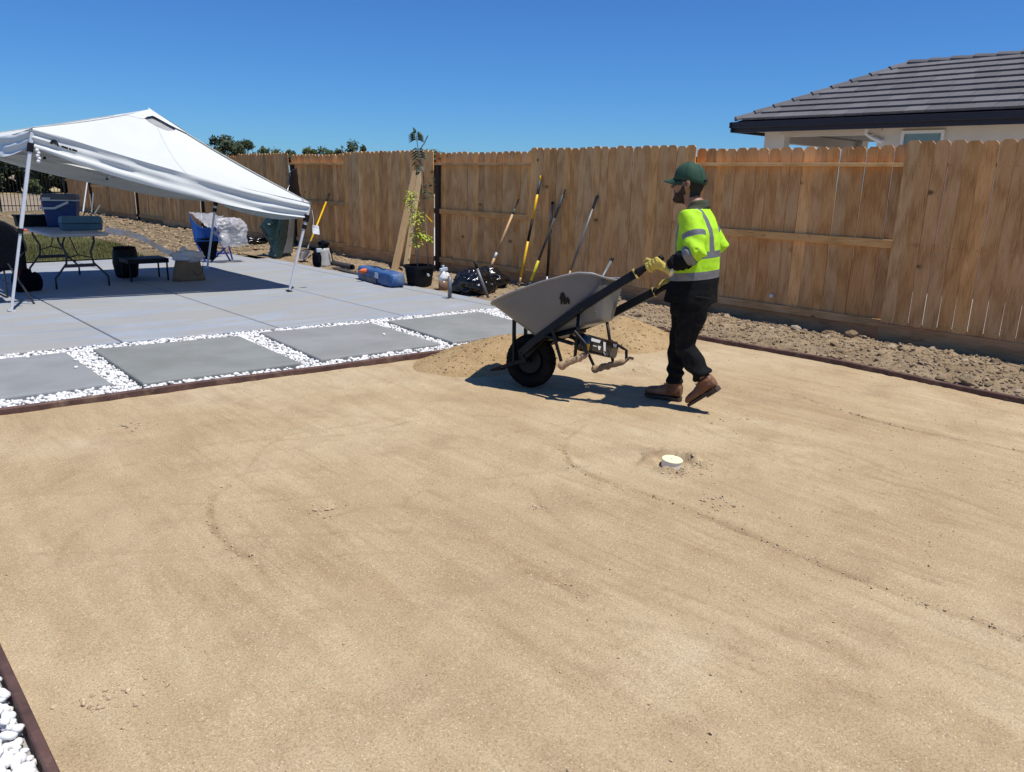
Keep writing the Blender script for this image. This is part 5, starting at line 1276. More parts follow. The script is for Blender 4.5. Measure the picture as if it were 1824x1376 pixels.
# ================================================================ sand heap and round lid
HL, HR = (4.48, 5.22), (6.28, 5.05)
def z_heap(X, Y):
    def cone(cx, cy, h, rx, ry, p=1.0):
        d = np.hypot((X - cx) / rx, (Y - cy) / ry); return h * np.clip(1 - d, -1, 1) ** 1 if False else h * (1 - np.sqrt(d * d + .02))
    a = cone(HL[0] + .25, HL[1], .25, .95, .62); b_ = cone(HR[0], HR[1], .30, .78, .62); c_ = cone(5.3, 5.3, .17, .8, .42)
    Z = np.maximum(np.maximum(a, b_), c_); s = .05
    Z = s * np.log(np.exp(a / s) + np.exp(b_ / s) + np.exp(c_ / s) + 1e-6)
    m = np.clip(Z / .05, 0, 1)
    return Z + m * (.030 * npnoise(X, Y, 4, 81) + .014 * npnoise(X, Y, 15, 82) + .006 * npnoise(X, Y, 40, 83, 2)) - .012
xs = np.arange(3.3, 7.2, .02); ys = np.arange(4.2, 6.2, .02)
hp = grid_object('sand_heap', xs, ys, z_heap, HEAP, keep=lambda X, Y: z_heap(X, Y) > -.02)
tag(hp, 'low heap of damp brown sand spread out behind the wheelbarrow', 'sand pile')
hi_ = []; rnd.seed(77)
while len(hi_) < 2600:
    x = rnd.uniform(3.5, 7.0); y = rnd.uniform(4.4, 5.75); z = float(z_heap(np.array([x]), np.array([y]))[0])
    if z < .004: continue
    s = .0025 + rnd.random() ** 4 * .012; hi_.append((x, y, z + s * .3, s, rnd.uniform(0, 6), 0, rnd.randrange(6)))
o = merged_rocks('sand_crumbs', cl1, hi_, HEAP); o.parent = hp; o['kind'] = 'stuff'
cpz = float(z_sand(np.array([CAPX.x]), np.array([CAPX.y]))[0])
lid = thing('capped_pipe', 'round white pipe end with a pale yellow lid poking out of the sand', 'pipe cap', (CAPX.x, CAPX.y, 0))
tl_ = Matrix.Rotation(math.radians(5), 3, 'X') @ Vector((0, 0, 1))
b = MB(); b.lathe((CAPX.x, CAPX.y, -.048), [(.059, 0), (.059, .058)], 28, tl_); b.build('pipe', WHITEP, lid, smooth=False)
b = MB(); b.lathe(Vector((CAPX.x, CAPX.y, -.048)) + tl_ * .058, [(.062, 0), (.062, .006), (.055, .008), (.01, .0082)], 28, tl_); b.lathe(Vector((CAPX.x, CAPX.y, -.048)) + tl_ * .066, [(.012, 0), (.01, .006), (.002, .006)], 10, tl_); b.build('lid', M('lid_yellow', (.82, .80, .50), .5, var=.04), lid)
# ================================================================ wheelbarrow
WO = Vector((4.18, 4.30, 0)); wa = math.radians(-70); wr = math.radians(9)
WU = Vector((math.cos(wa), math.sin(wa), 0)); WWh = Vector((WU.y, -WU.x, 0)); WWv = WWh * math.cos(wr) + Vector((0, 0, math.sin(wr))); WZ = Vector((0, 0, math.cos(wr))) - WWh * math.sin(wr)
def WB(s_, w, z): return WO + WU * s_ + WWv * w + WZ * z
wbt = thing('wheelbarrow', 'grey-tray wheelbarrow with black frame pushed by the man in the yellow vest', 'wheelbarrow', WO)
# tray
def zb(s_): return .425 + (s_ - .08) * .36
def zr(s_):
    return float(np.interp(s_, [-.34, -.1, .2, .45, .56, .66], [.625, .735, .85, .925, .93, .90]))
NT_ = 56; rings = []
lev = [0, .04, .12, .3, .5, .7, .86, .96, 1.0]
for li in lev:
    ring = []
    for k in range(NT_):
        a = 2 * math.pi * k / NT_; ca_, sa_ = math.cos(a), math.sin(a); e = .42
        cx = math.copysign(abs(ca_) ** e, ca_); cy = math.copysign(abs(sa_) ** e, sa_)
        sb = .34 + cx * .27; hb_ = .16 + .03 * (cx * .5 + .5)
        sr = .155 + cx * .485; hr = .245 + .085 * min(1, (cx * .5 + .5) * 1.6); 
        f_ = li ** .92
        s_ = sb + (sr - sb) * f_; w = cy * (hb_ + (hr - hb_) * li ** .8); z = zb(sb) * (1 - li) + zr(sr) * li
        if li < .05: z -= .012 * (1 - li)
        ring.append(WB(s_, w, z))
    rings.append(ring)
b = MB(); b.loft(rings, cap=False); b.f.append(list(range(NT_))[::-1]); b.m.append(0)
o = b.build('tray', TRAY, wbt, smooth=True); md = o.modifiers.new('t', 'SOLIDIFY'); md.thickness = .006
b = MB(); lip = [p + WZ * .0 for p in rings[-1]]
rr = []
for k in range(NT_):
    t = (lip[(k + 1) % NT_] - lip[k - 1]).normalized(); x_ = t.cross(WZ).normalized(); y_ = x_.cross(t)
    rr.append([lip[k] + x_ * .013 * math.cos(q_) + y_ * .010 * math.sin(q_) for q_ in [2 * math.pi * i / 8 for i in range(8)]])
b.loft(rr, closed=True, cap=False); b.build('rim', M('rim_grey', (.24, .24, .24), .4, dirt=(.32, .26, .2)), o, smooth=True)
# small black mark on the near side of the tray
def tray_pt(px, py):
    best = None
    for li in range(len(lev) - 1):
        for k in range(NT_):
            p = rings[li][k]; q = rings[li + 1][k]
            for t in (0, .5):
                c_ = mid(p, q, t)
                if (c_ - WO).dot(WWv) < .1: continue
                v = R3.transposed() @ (c_ - Vector((0, 0, CAM_H))); x = CX + FPX * v.x / -v.z; y = CY - FPX * v.y / -v.z; d = (x - px) ** 2 + (y - py) ** 2
                if best is None or d < best[0]: best = (d, c_)
    return best[1]
mp_ = tray_pt(1004, 533); nrm = (WWv * .8 - WZ * .6).normalized()
from mathutils.bvhtree import BVHTree
TB = BVHTree.FromPolygons([p for rg_ in rings for p in rg_], [[i * NT_ + k, i * NT_ + (k + 1) % NT_, (i + 1) * NT_ + (k + 1) % NT_, (i + 1) * NT_ + k] for i in range(len(rings) - 1) for k in range(NT_)])
def mk(u_, v_):
    hit = TB.ray_cast(Vector((0, 0, CAM_H)), ray(1004 + u_ * 1.15, 533 + v_ * 1.15).normalized())
    if hit[0] is not None: return hit[0] - ray(1004, 533).normalized() * .009
    d = ray(1004 + u_, 533 + v_); t = (mp_ - Vector((0, 0, CAM_H))).dot(nrm) / d.dot(nrm); return Vector((0, 0, CAM_H)) + d * t + nrm * .012
b = MB()
for poly in ([(-7, 0), (-4, -10), (0, -9), (3, -2), (3, 8), (0, 9), (-1, 3), (-3, 9), (-5, 8), (-5, 1)], [(4, -1), (6, -3), (9, 2), (9, 8), (7, 8), (6, 3), (5, 8), (3.4, 8)]): b.add([mk(*p) for p in poly], [list(range(len(poly)))])
b.build('black_mark', BLK, wbt)
b = MB()
for k in range(3):
    hb = TB.ray_cast(Vector((0, 0, CAM_H)), ray((985, 1060, 1072)[k], (585, 556, 500)[k]).normalized())[0]
    if hb: b.ell(hb, (.007, .007, .007), 8, 5)
b.build('bolts', STEEL, wbt)
# handles
HN = [(-.05, .265), (.12, .41), (.5, .685), (.78, .885), (.88, .955)]; HF = [(-.05, .265), (.12, .40), (.5, .625), (.78, .80), (.86, .848)]
ends = {}
for sgn, pts, g1 in ((1, HN, (1.06, 1.085)), (-1, HF, (1.0, .925))):
    nm = []
    w_ = lambda s_: sgn * (.10 + (.28 - .10) * min(1, max(0, (s_ + .05) / .5)))
    b = MB(); P = [WB(s_, w_(s_), z) for s_, z in pts]
    for p0, p1 in zip(P[:-1], P[1:]): b.bar(p0 - (p1 - p0).normalized() * .004, p1, .036, .062, WZ)
    h_ = b.build('handle_bar', BLKP, wbt, bevel=.004)
    ge = WB(g1[0], sgn * .28, g1[1]); g0 = P[-1]; ends[sgn] = (g0, ge)
    b = MB(); n_ = 9; pts_ = [mid(g0, ge, k / n_) for k in range(n_ + 1)]; b.tube(pts_, [(.030 - .010 * min(1, k / 3), .034 - .012 * min(1, k / 3)) for k in range(n_ + 1)], 10); b.build('grip', BLK, h_, smooth=True)
    b = MB(); b.bar(mid(g0, ge, -.03), mid(g0, ge, .02), .054, .074, WZ); b.build('yellow_ring', M('ring_yellow', (.60, .45, .12), .6), h_)
# wheel
wc = WB(0, 0, .215); wh = MB()
def torus(mb, c, ax, R_, r_, n=36, m=12, flat=1.0):
    q = Vector((0, 0, 1)).rotation_difference(ax); rg = []
    for i in range(n):
        a = 2 * math.pi * i / n; rg.append([c + q @ Vector(((R_ + r_ * math.cos(t)) * math.cos(a), (R_ + r_ * math.cos(t)) * math.sin(a), r_ * flat * math.sin(t))) for t in [2 * math.pi * j / m for j in range(m)]])
    mb.loft(rg, cap=False, closed=True)
torus(wh, wc, WWv, .160, .055, 40, 14, .95)
for k in range(36):
    a = 2 * math.pi * k / 36; q = Vector((0, 0, 1)).rotation_difference(WWv); d = q @ Vector((math.cos(a), math.sin(a), 0)); t_ = d.cross(WWv)
    for sg in (-1, 1): wh.bar(wc + d * .208 + WWv * sg * .006, wc + d * .196 + WWv * sg * .043, .012, .012, t_)
wheel = wh.build('wheel', RUBBER, wbt, smooth=True)
b = MB(); b.lathe(wc - WWv * .03, [(.02, -.03), (.02, .0), (.10, .0), (.108, -.012), (.112, .03), (.108, .072), (.10, .06), (.02, .06), (.02, .09)], 24, WWv); b.build('rim', BLKP, wheel, smooth=False)
b = MB(); b.tube([wc - WWv * .13, wc + WWv * .13], .009, 8); b.build('axle', STEEL, wbt)
for sgn in (1, -1):
    w_ = sgn * .105
    b = MB(); b.bar(WB(-.05, w_, .275), WB(.01, w_, .21), .028, .05, WWv); b.bar(WB(.16, w_, .43), WB(-.02, w_, .22), .03, .03, WWv)
    b.bar(WB(.0, w_, .22), WB(-.16, w_ * 1.02, .165), .022, .03, WZ); b.bar(WB(-.16, w_ * 1.02, .165), WB(-.30, w_ * .9, .105), .02, .016, WZ)
    for k in range(2): b.ell(WB(-.10 - k * .05, w_ + sgn * .014, .185 - k * .02), (.007, .007, .007), 6, 4)
    b.build('axle_bracket', BLKP, wbt, bevel=.002)
    b = MB(); b.bar(WB(-.135, w_, .56), WB(-.10, w_, .20), .022, .03, WWv); b.build('front_strut', BLKP, wbt, bevel=.002)
b = MB(); b.bar(WB(-.30, -.10, .105), WB(-.30, .10, .105), .014, .02, WZ); b.build('nose_bar', BLKP, wbt)
# legs
LN = dict(top=(.47, .655), foot=(.48, .275), k0=(.46, .50), k1=(.555, .42), s1=(.575, .345), s0=(.385, .235), fr=(.27, .50))
LF = dict(top=(.50, .615), foot=(.60, .255), k0=(.54, .44), k1=(.69, .375), s1=(.70, .29), s0=(.455, .195), fr=(.27, .48))
for sgn, Ld in ((1, LN), (-1, LF)):
    w = sgn * .262; Pq = lambda k: WB(Ld[k][0], w, Ld[k][1])
    b = MB(); b.tube([Pq('top'), mid(Pq('top'), Pq('foot'), .5), Pq('foot')], .0125, 8); lg = b.build('leg', BLKP, wbt, smooth=True)
    b = MB(); b.tube([Pq('k0') + WWv * sgn * .018, mid(Pq('k0'), Pq('k1'), .85) + WWv * sgn * .018, Pq('k1') + WWv * sgn * .018, Pq('s1') + WWv * sgn * .018], .012, 8); b.bar(Pq('fr'), Pq('s0'), .014, .032, WWv); b.build('brace', BLKP, lg, smooth=False)
    b = MB(); n_ = 12; p0, p1 = Pq('s0'), Pq('s1'); path = [mid(p0, p1, k / n_) + WZ * (.012 * mn.noise(Vector((k * .9, sgn, 0)))) for k in range(n_ + 1)]
    if sgn == -1: path += [p1 + WZ * .03 + WU * .03, p1 + WZ * .025 + WU * .06]
    b.tube(path, [.026 + .010 * mn.noise(Vector((k * 1.3, 5 * sgn, 2))) if k < n_ else .012 for k in range(len(path))], 9); b.ell(p0, (.04, .03, .035), 8, 6)
    b.build('mud_caked_shoe', MUD, lg, smooth=False)
b = MB(); b.bar(WB(.47, -.26, .62), WB(.47, .26, .65), .02, .03, WZ); b.bar(WB(.16, -.12, .42), WB(.16, .12, .42), .03, .03, WZ); b.tube([WB(.30, .0, .47), WB(.36, .0, .42), WB(.43, .0, .36)], .01, 6); b.build('cross_brace', BLKP, wbt)
b = MB(); b.bar(WB(.2, .20, .44), WB(.42, .17, .40), .10, .02, WZ); b.bar(WB(.2, -.20, .44), WB(.42, -.17, .40), .10, .02, WZ); b.bar(WB(.06, 0, .38), WB(.40, 0, .50), .22, .03, WZ); b.build('under_plate', BLKP, wbt, bevel=.004)
# product sleeve between the legs
p00, p10 = onV(1040, 597, (WB(.50, .2, .4).x, WB(.50, .2, .4).y), WU), None
sl_ = MB(); ctr0, ctr1 = WB(.50, .22, .425), WB(.60, -.245, .365); axs = (ctr1 - ctr0); ax2 = axs.normalized(); upv = (WZ - ax2 * WZ.dot(ax2)).normalized(); outv = ax2.cross(upv)
if outv.dot(Vector((-.8, -.6, 0))) < 0: outv = -outv
rg = []
for k in range(5):
    c_ = mid(ctr0, ctr1, k / 4); rg.append([c_ + upv * .068 * math.copysign(abs(math.sin(a)) ** .7, math.sin(a)) + outv * .035 * math.copysign(abs(math.cos(a)) ** .7, math.cos(a)) for a in [2 * math.pi * i / 20 for i in range(20)]])
sl_.loft(rg); slv = sl_.build('product_sleeve', M('glossy_black_film', (.012, .012, .014), .2, spec=.7), wbt, smooth=True)
def sq(t, v, o_=.0375): return mid(ctr0, ctr1, t) + upv * v + outv * o_
prints = [('print_white', WHITEP, [[(.14, .045), (.42, .045), (.40, .022), (.15, .022)], [(.50, .04), (.58, .038), (.62, -.03), (.56, -.028)], [(.36, .0), (.46, 0), (.44, -.03), (.40, -.03)], [(.80, .045), (.92, .045), (.93, .02), (.84, .02)], [(.22, -.005), (.33, -.005), (.33, -.011), (.22, -.011)]]),
          ('print_yellow', YEL, [[(.04, -.005), (.12, -.005), (.13, -.055), (.05, -.055)]]), ('print_silver', SILV, [[(.70, -.01), (.72, -.01), (.84, -.055), (.81, -.055)], [(.54, -.035), (.58, -.035), (.66, -.058), (.62, -.058)], [(.62, -.03), (.65, -.03), (.72, -.058), (.69, -.058)]])]
for nm, m_, polys in prints:
    for poly in polys:
        b = MB(); b.add([sq(t, v) for t, v in poly], [list(range(len(poly)))]); b.build(nm, m_, slv)
# ================================================================ the man
OM = (4.72, 3.27); MU = WU.copy(); MF = -MU; ML = Vector((MU.y, -MU.x, 0)); ZZ = Vector((0, 0, 1))
def Mp(px, py, off=0.0): return onV(px, py, OM, MU, off)
person = thing('person', 'man in hi-vis vest, green cap and black trousers pushing the wheelbarrow', 'person', (OM[0], OM[1], 0))
def voxel(mb, vox, smooth=4, fac=.5):
    me = mb.mesh('tmp', SKIN); ob = bpy.data.objects.new('tmp', me); C.objects.link(ob)
    r = ob.modifiers.new('r', 'REMESH'); r.mode = 'VOXEL'; r.voxel_size = vox
    s_ = ob.modifiers.new('s', 'SMOOTH'); s_.iterations = smooth; s_.factor = fac
    dg = bpy.context.evaluated_depsgraph_get(); dg.update(); ev = ob.evaluated_get(dg); out = bpy.data.meshes.new_from_object(ev)
    bpy.data.objects.remove(ob); bpy.data.meshes.remove(me); return out
def finish(me, name, mats, parent, smooth=True, label=None):
    me.name = name; me.materials.clear()
    for m_ in (mats if isinstance(mats, (list, tuple)) else [mats]): me.materials.append(m_)
    off = ORG[parent.name]; me.transform(Matrix.Translation(-off))
    if smooth: me.polygons.foreach_set('use_smooth', [True] * len(me.polygons))
    me.update(); o = bpy.data.objects.new(name, me); C.objects.link(o); o.parent = parent; ORG[o.name] = off
    if label: o['label'] = label
    return o
def wrinkle(me, fn):
    n_ = [v.normal.copy() for v in me.vertices]
    for v, nn in zip(me.vertices, n_): v.co += nn * fn(v.co)
    me.update()
def split(me, cuts, classify):
    """cut along planes, then return meshes per class"""
    bm = bmesh.new(); bm.from_mesh(me)
    for co, no in cuts: bmesh.ops.bisect_plane(bm, geom=bm.verts[:] + bm.edges[:] + bm.faces[:], plane_co=co, plane_no=no, dist=1e-5)
    groups = {}
    for f in bm.faces: groups.setdefault(classify(f.calc_center_median()), []).append([v.co.copy() for v in f.verts])
    bm.free(); out = {}
    for k, fs in groups.items():
        idx = {}; V = []; F = []
        for f in fs:
            ff = []
            for c_ in f:
                key = (round(c_.x, 5), round(c_.y, 5), round(c_.z, 5))
                if key not in idx: idx[key] = len(V); V.append(c_)
                ff.append(idx[key])
            if len(set(ff)) == len(ff): F.append(ff)
        m_ = bpy.data.meshes.new(str(k)); m_.from_pydata([tuple(v) for v in V], [], F); m_.update(); out[k] = m_
    return out
def ringtube(mb, items, n=18):
    """items: (centre, half depth along MF, half width along ML)"""
    mb.loft([[c + MF * (math.cos(a) * d) + ML * (math.sin(a) * w) for a in [2 * math.pi * k / n for k in range(n)]] for c, d, w in items])
# joints
shN, shF = Mp(1231, 388, .185), Mp(1243, 388, -.185)
elN, wrN = Mp(1242, 449, .26), Mp(1186, 478, .27)
elF = Mp(1281, 434, -.29); gN0, gN1 = ends[1]; gF0, gF1 = ends[-1]
hdN = mid(gN0, gN1, .66); hdF = mid(gF0, gF1, .85); wrF = hdF + (elF - hdF).normalized() * .10
hipN, hipF = Mp(1240, 528, .085), Mp(1228, 528, -.085)
knN, knF = Mp(1219, 618, .09), Mp(1206, 612, -.09)
anN, anF = Mp(1258, 680, .10), Mp(1201, 684, -.09)
hc = Mp(1227, 325, 0)            # skull centre
hy = math.radians(-4); HFw = (Matrix.Rotation(hy, 3, 'Z') @ MF); HL_ = Vector((-HFw.y, HFw.x, 0))
def Hp(f_, l_, z_): return hc + HFw * f_ + HL_ * l_ + ZZ * z_
Rh = Matrix((HFw, HL_, ZZ)).transposed()
# ---- body
b = MB()
b.ell(Hp(-.005, 0, .0), (.100, .077, .108), 20, 14, Rh)
b.loft([[Hp(f0 + a_ * math.cos(t), w_ * math.sin(t), z_) for t in [2 * math.pi * k / 18 for k in range(18)]] for z_, f0, a_, w_ in ((.02, .03, .068, .066), (-.03, .032, .064, .064), (-.07, .032, .062, .058), (-.105, .038, .054, .046), (-.132, .046, .040, .030), (-.14, .050, .025, .018))])
b.ell(Hp(.092, 0, .018), (.014, .05, .012), 10, 7, Rh)
b.loft([[Hp(f0 + a_ * math.cos(t), w_ * math.sin(t), z_) for t in [2 * math.pi * k / 10 for k in range(10)]] for z_, f0, a_, w_ in ((.012, .090, .010, .009), (-.015, .104, .015, .011), (-.036, .114, .021, .016), (-.046, .106, .020, .019), (-.052, .094, .010, .012))])
b.ell(Hp(.094, 0, -.074), (.012, .024, .008), 10, 6, Rh); b.ell(Hp(.092, 0, -.086), (.012, .022, .008), 10, 6, Rh); b.ell(Hp(.086, 0, -.12), (.016, .02, .016), 10, 6, Rh)
for sg in (-1, 1): b.ell(Hp(.065, sg * .045, -.03), (.025, .018, .02), 10, 6, Rh)
nk = Mp(1246, 372, 0)
b.tube([Hp(-.02, 0, -.05), Hp(-.03, 0, -.12), nk], [.062, .058, .066], 16)
ringtube(b, [(Mp(1240, 376), .07, .12), (Mp(1242, 392), .10, .17), (Mp(1242, 430), .115, .165), (Mp(1240, 470), .11, .155), (Mp(1236, 505), .12, .165), (Mp(1233, 535), .12, .16)])
def limb(mb, pts, rad, n=14): mb.tube(pts, rad, n)
limb(b, [shN, mid(shN, elN), elN, mid(elN, wrN), wrN], [.052, .046, .040, .038, .027]); limb(b, [shF, mid(shF, elF), elF, mid(elF, wrF), wrF], [.052, .046, .040, .038, .027])
b.ell(mid(wrN, hdN, .5), (.04, .03, .03)); b.ell(mid(wrF, hdF, .5), (.04, .03, .03))
limb(b, [hipN, mid(hipN, knN), knN, mid(knN, anN), anN], [.075, .060, .045, .044, .036]); limb(b, [hipF, mid(hipF, knF), knF, mid(knF, anF), anF], [.075, .060, .045, .042, .036])
bme = voxel(b, .0065, 3); 
ears = MB()
for sg in (-1, 1):
    q = Rh @ Matrix.Rotation(math.radians(-12), 3, 'Y'); ears.ell(Hp(-.018, sg * .081, -.016), (.021, .010, .034), 14, 9, q); ears.ell(Hp(-.012, sg * .079, -.045), (.012, .009, .014), 10, 6, q); ears.ell(Hp(-.014, sg * .088, -.012), (.010, .004, .018), 8, 5, q, 1)
shell_src = bme.copy()
body = finish(bme, 'body', SKIN, person)
o = ears.build('ear', [SKIN, M('ear_hollow', (.12, .04, .03), .6)], person, smooth=True)
def hl(c_):
    d = c_ - hc; return d.dot(HFw), d.dot(HL_), d.z
def shell(name, m_, pred, off_fn, parent=person, src=None):
    bm = bmesh.new(); bm.from_mesh(src or shell_src); bm.normal_update()
    dead = [f for f in bm.faces if not pred(f.calc_center_median())]; bmesh.ops.delete(bm, geom=dead, context='FACES')
    bm.verts.ensure_lookup_table()
    nn = [v.normal.copy() for v in bm.verts]
    for v, n_ in zip(bm.verts, nn): v.co += n_ * off_fn(v.co)
    me = bpy.data.meshes.new(name); bm.to_mesh(me); bm.free(); return finish(me, name, m_, parent)
def beardpred(c_):
    f, l, z = hl(c_); 
    if z > .005 or z < -.148: return False
    if f < .012 and z < -.085: return False
    if f < -.002: return False
    top = -.056 if f > .088 else (-.074 if f > .055 else -.074 + (.055 - f) * 1.25)
    if abs(l) < .026 and f > .08 and -.094 < z < -.070: return False
    return z < min(top, .01) + .006 * mn.noise(Vector((f, l, z)) * 60)
shell('beard', BEARD, beardpred, lambda c_: .002 + .005 * min(1, max(0, (-.07 - hl(c_)[2]) / .05)) + .002 * mn.noise(c_ * 120))
shell('hair', HAIR, lambda c_: (lambda f, l, z: f < -.035 - .25 * max(0, -z - .06) * 0 and z > -.105 + (-.035 - f) * .35 or (z > .03 and f < .05))(*hl(c_)), lambda c_: .007 + .002 * mn.noise(c_ * 150))
# ---- cap
capo = None; b = MB(); rg = []
for j in range(12):
    t = j / 11 * math.pi / 2; r_ = math.cos(t); z_ = math.sin(t)
    ring = []
    for k in range(32):
        a = 2 * math.pi * k / 32; f_ = -.008 + .115 * r_ ** .75 * math.cos(a); l_ = .088 * r_ ** .75 * math.sin(a)
        tilt = -.10 * f_ - .060 * max(0, -math.cos(a)) ** 1.5 * (1 - z_)
        lower = .022 - .012 * (-math.cos(a) > .2)
        ring.append(Hp(f_, l_, lower + .115 * z_ ** .9 - tilt * -.25 + tilt * .35))
    rg.append(ring)
b.loft(rg[:-1] + [[mid(p, Hp(-.008, 0, .139), .9) for p in rg[-2]]]); capm = b.build('cap', CAP, person, smooth=True); md = capm.modifiers.new('t', 'SOLIDIFY'); md.thickness = .003
b = MB(); rows = []
for j in range(9):
    u_ = j / 8; row = []
    for i in range(15):
        a = (i / 14 - .5) * math.pi * .86; fr_ = .098 * math.cos(a) ; l_ = .082 * math.sin(a)
        ext = .095 * math.cos((i / 14 - .5) * math.pi * .98) ** .6
        row.append(Hp(fr_ - .008 + ext * u_, l_ * (1 - .05 * u_), .036 - .030 * u_ - .022 * math.sin(a) ** 2 * (1 + .3 * u_)))
    rows.append(row)
b.grid(rows); o = b.build('brim', CAP, capm, smooth=True); md = o.modifiers.new('t', 'SOLIDIFY'); md.thickness = .004
b = MB(); b.tube([Hp(-.118, l_, .012) for l_ in (-.03, 0, .03)], .008, 6); b.build('strap', BLK, capm)
b = MB()
for k in range(3):
    a = math.pi * k / 3 + .52; path = []
    for j in range(-10, 11):
        t = j / 10 * math.pi / 2 * .98; r_ = math.cos(t) if False else math.sin(abs(t)); z_ = math.cos(t); sg0 = 1 if j >= 0 else -1
        f_ = -.008 + .116 * r_ ** .75 * math.cos(a) * sg0; l_ = .089 * r_ ** .75 * math.sin(a) * sg0; ca0 = math.cos(a) * sg0
        tilt = -.10 * f_ - .060 * max(0, -ca0) ** 1.5 * (1 - z_); path.append(Hp(f_, l_, .022 - .012 * (-ca0 > .2) + .116 * z_ ** .9 + tilt * .10))
    b.tube(path, .0009, 5)
b.build('cap_seam', M('cap_seam_thread', (.012, .04, .024), .9), capm, smooth=True)
# ---- sunglasses
sg_ = MB(); rows = []
for j in range(5):
    rows.append([Hp(.115 - .046 * (abs(l_) / .070) ** 2.2, l_, .012 - .050 * j / 4 * (.75 + .25 * math.cos(l_ * 30))) for l_ in [(-.070 + .140 * i / 16) for i in range(17)]])
sg_.grid(rows); gl = sg_.build('sunglasses', LENS, person, smooth=True); md = gl.modifiers.new('t', 'SOLIDIFY'); md.thickness = .004
b = MB()
for s_ in (-1, 1): b.bar(Hp(.068, s_ * .070, .008), Hp(-.02, s_ * .081, .008), .004, .009)
b.build('temple_arm', BLK, gl)

# ---- jacket and vest
b = MB()
T = [(Mp(1244, 366), .055, .075), (Mp(1243, 376), .085, .135), (Mp(1242, 388), .115, .185), (Mp(1243, 405), .138, .205), (Mp(1243, 428), .150, .205), (Mp(1242, 452), .155, .200), (Mp(1240, 478), .160, .200), (Mp(1237, 500), .170, .205), (Mp(1233, 520), .182, .21), (Mp(1231, 537), .190, .215)]
ringtube(b, T, 28)
sN = mid(shN, elN, .5); limb(b, [mid(shN, T[2][0], .35) - ZZ * .01, shN, sN + MF * .01, elN + MF * .012, mid(elN, wrN, .45), wrN + (elN - wrN) * .12], [.075, .085, .084, .080, .066, .046], 18)
limb(b, [mid(shF, T[2][0], .35) - ZZ * .01, shF, mid(shF, elF, .5), elF, mid(elF, wrF, .45), wrF + (elF - wrF) * .12], [.075, .080, .078, .074, .060, .044], 18)
b.tube([Mp(1245, 372), Mp(1244, 358)], [.085, .068], 16)
jme = voxel(b, .0075, 5)
axN = (elN - shN).normalized(); axW = (wrN - elN).normalized(); axF = (elF - shF).normalized(); axW2 = (wrF - elF).normalized()
def arm_d(c_, a_, e_, w_):
    """distance to arm polyline and region"""
    def sd(p, q):
        d = q - p; t = max(0, min(1, (c_ - p).dot(d) / d.length_squared)); return (c_ - p - d * t).length, t
    d1, t1 = sd(a_, e_); d2, t2 = sd(e_, w_); return (d1, 0, t1) if d1 < d2 else (d2, 1, t2)
def jw(c_):
    d, seg, t = arm_d(c_, shN, elN, wrN); n_ = .006 * mn.noise(c_ * 9) + .003 * mn.noise(c_ * 24)
    if d < .1:
        if seg == 0: n_ += .006 * math.sin(38 * (c_ - shN).dot(axN) + 3.0 * (c_ - shN).dot(MF) * 9 + 3 * mn.noise(c_ * 6))
        else: n_ += .005 * math.sin(120 * (c_ - elN).dot(axW) + 4 * mn.noise(c_ * 9))
    else:
        n_ += .007 * math.sin(34 * (c_ - OM3).dot(MF) + 9 * mn.noise(c_ * 2.2)) * max(0, min(1, (1.15 - c_.z) / .3)) + .004 * mn.noise(Vector((c_.x * 14, c_.y * 14, c_.z * 3)))
    return n_
OM3 = Vector((OM[0], OM[1], 0))
wrinkle(jme, jw)
zv = lambda px, py: Mp(px, py).z
# torso bands: two horizontal (tilted slightly), vertical stripes over the shoulders
tiltn = (ZZ + MF * .12).normalized()
bandpts = [Mp(1240, 448), Mp(1240, 460), Mp(1240, 482), Mp(1238, 496)]
cuts = [(p, tiltn) for p in bandpts]
for s_ in (-1, 1):
    for a in (.085, .13): cuts.append((OM3 + ML * s_ * a, ML))
cutsN = [(mid(shN, elN, .46), axN), (mid(shN, elN, .62), axN), (mid(elN, wrN, .10) , axW), (mid(elN, wrN, .36), axW)]
cutsF = [(mid(shF, elF, .46), axF), (mid(shF, elF, .68), axF), (mid(elF, wrF, .14), axW2), (mid(elF, wrF, .40), axW2)]
def zone(c_):
    lat = (c_ - OM3).dot(ML)
    for (s_, e_, w_, ax_, aw_, sgn) in ((shN, elN, wrN, axN, axW, 1), (shF, elF, wrF, axF, axW2, -1)):
        d, seg, t = arm_d(c_, s_, e_, w_)
        if (d < .098 and (lat * sgn > .17 or seg == 1 and lat * sgn > .10 and d < .09)) :
            if seg == 0:
                k = (c_ - s_).dot(ax_) / (e_ - s_).length
                return 'tape' if (.46 < k < (.62 if sgn > 0 else .68)) else 'vest'
            k = (c_ - e_).dot(aw_) / (w_ - e_).length; k0, k1 = ((.10, .36) if sgn > 0 else (.14, .40))
            return 'vest' if k < k0 else ('tape' if k < k1 else 'shirt')
    h = [(c_ - p).dot(tiltn) for p in bandpts]
    if h[3] < 0: return 'shirt'
    if h[2] < 0 or (h[1] > 0 > h[0]): return 'tape'
    fwd = (c_ - OM3).dot(MF)
    rel = c_ - T[0][0]
    if rel.length < .16 and rel.z > -.022 - .55 * max(0, rel.dot(MF)) : return 'collar'
    if h[0] > 0 and .085 < abs(lat) < .13: return 'tape'
    return 'vest'
parts = split(jme, cuts + cutsN + cutsF, zone)
finish(parts['vest'], 'safety_vest', VEST, person); finish(parts['tape'], 'reflective_tape', TAPE, person); finish(parts['shirt'], 'black_shirt', SHIRT, person)
if 'collar' in parts: finish(parts['collar'], 'collar', OLIVE, person)
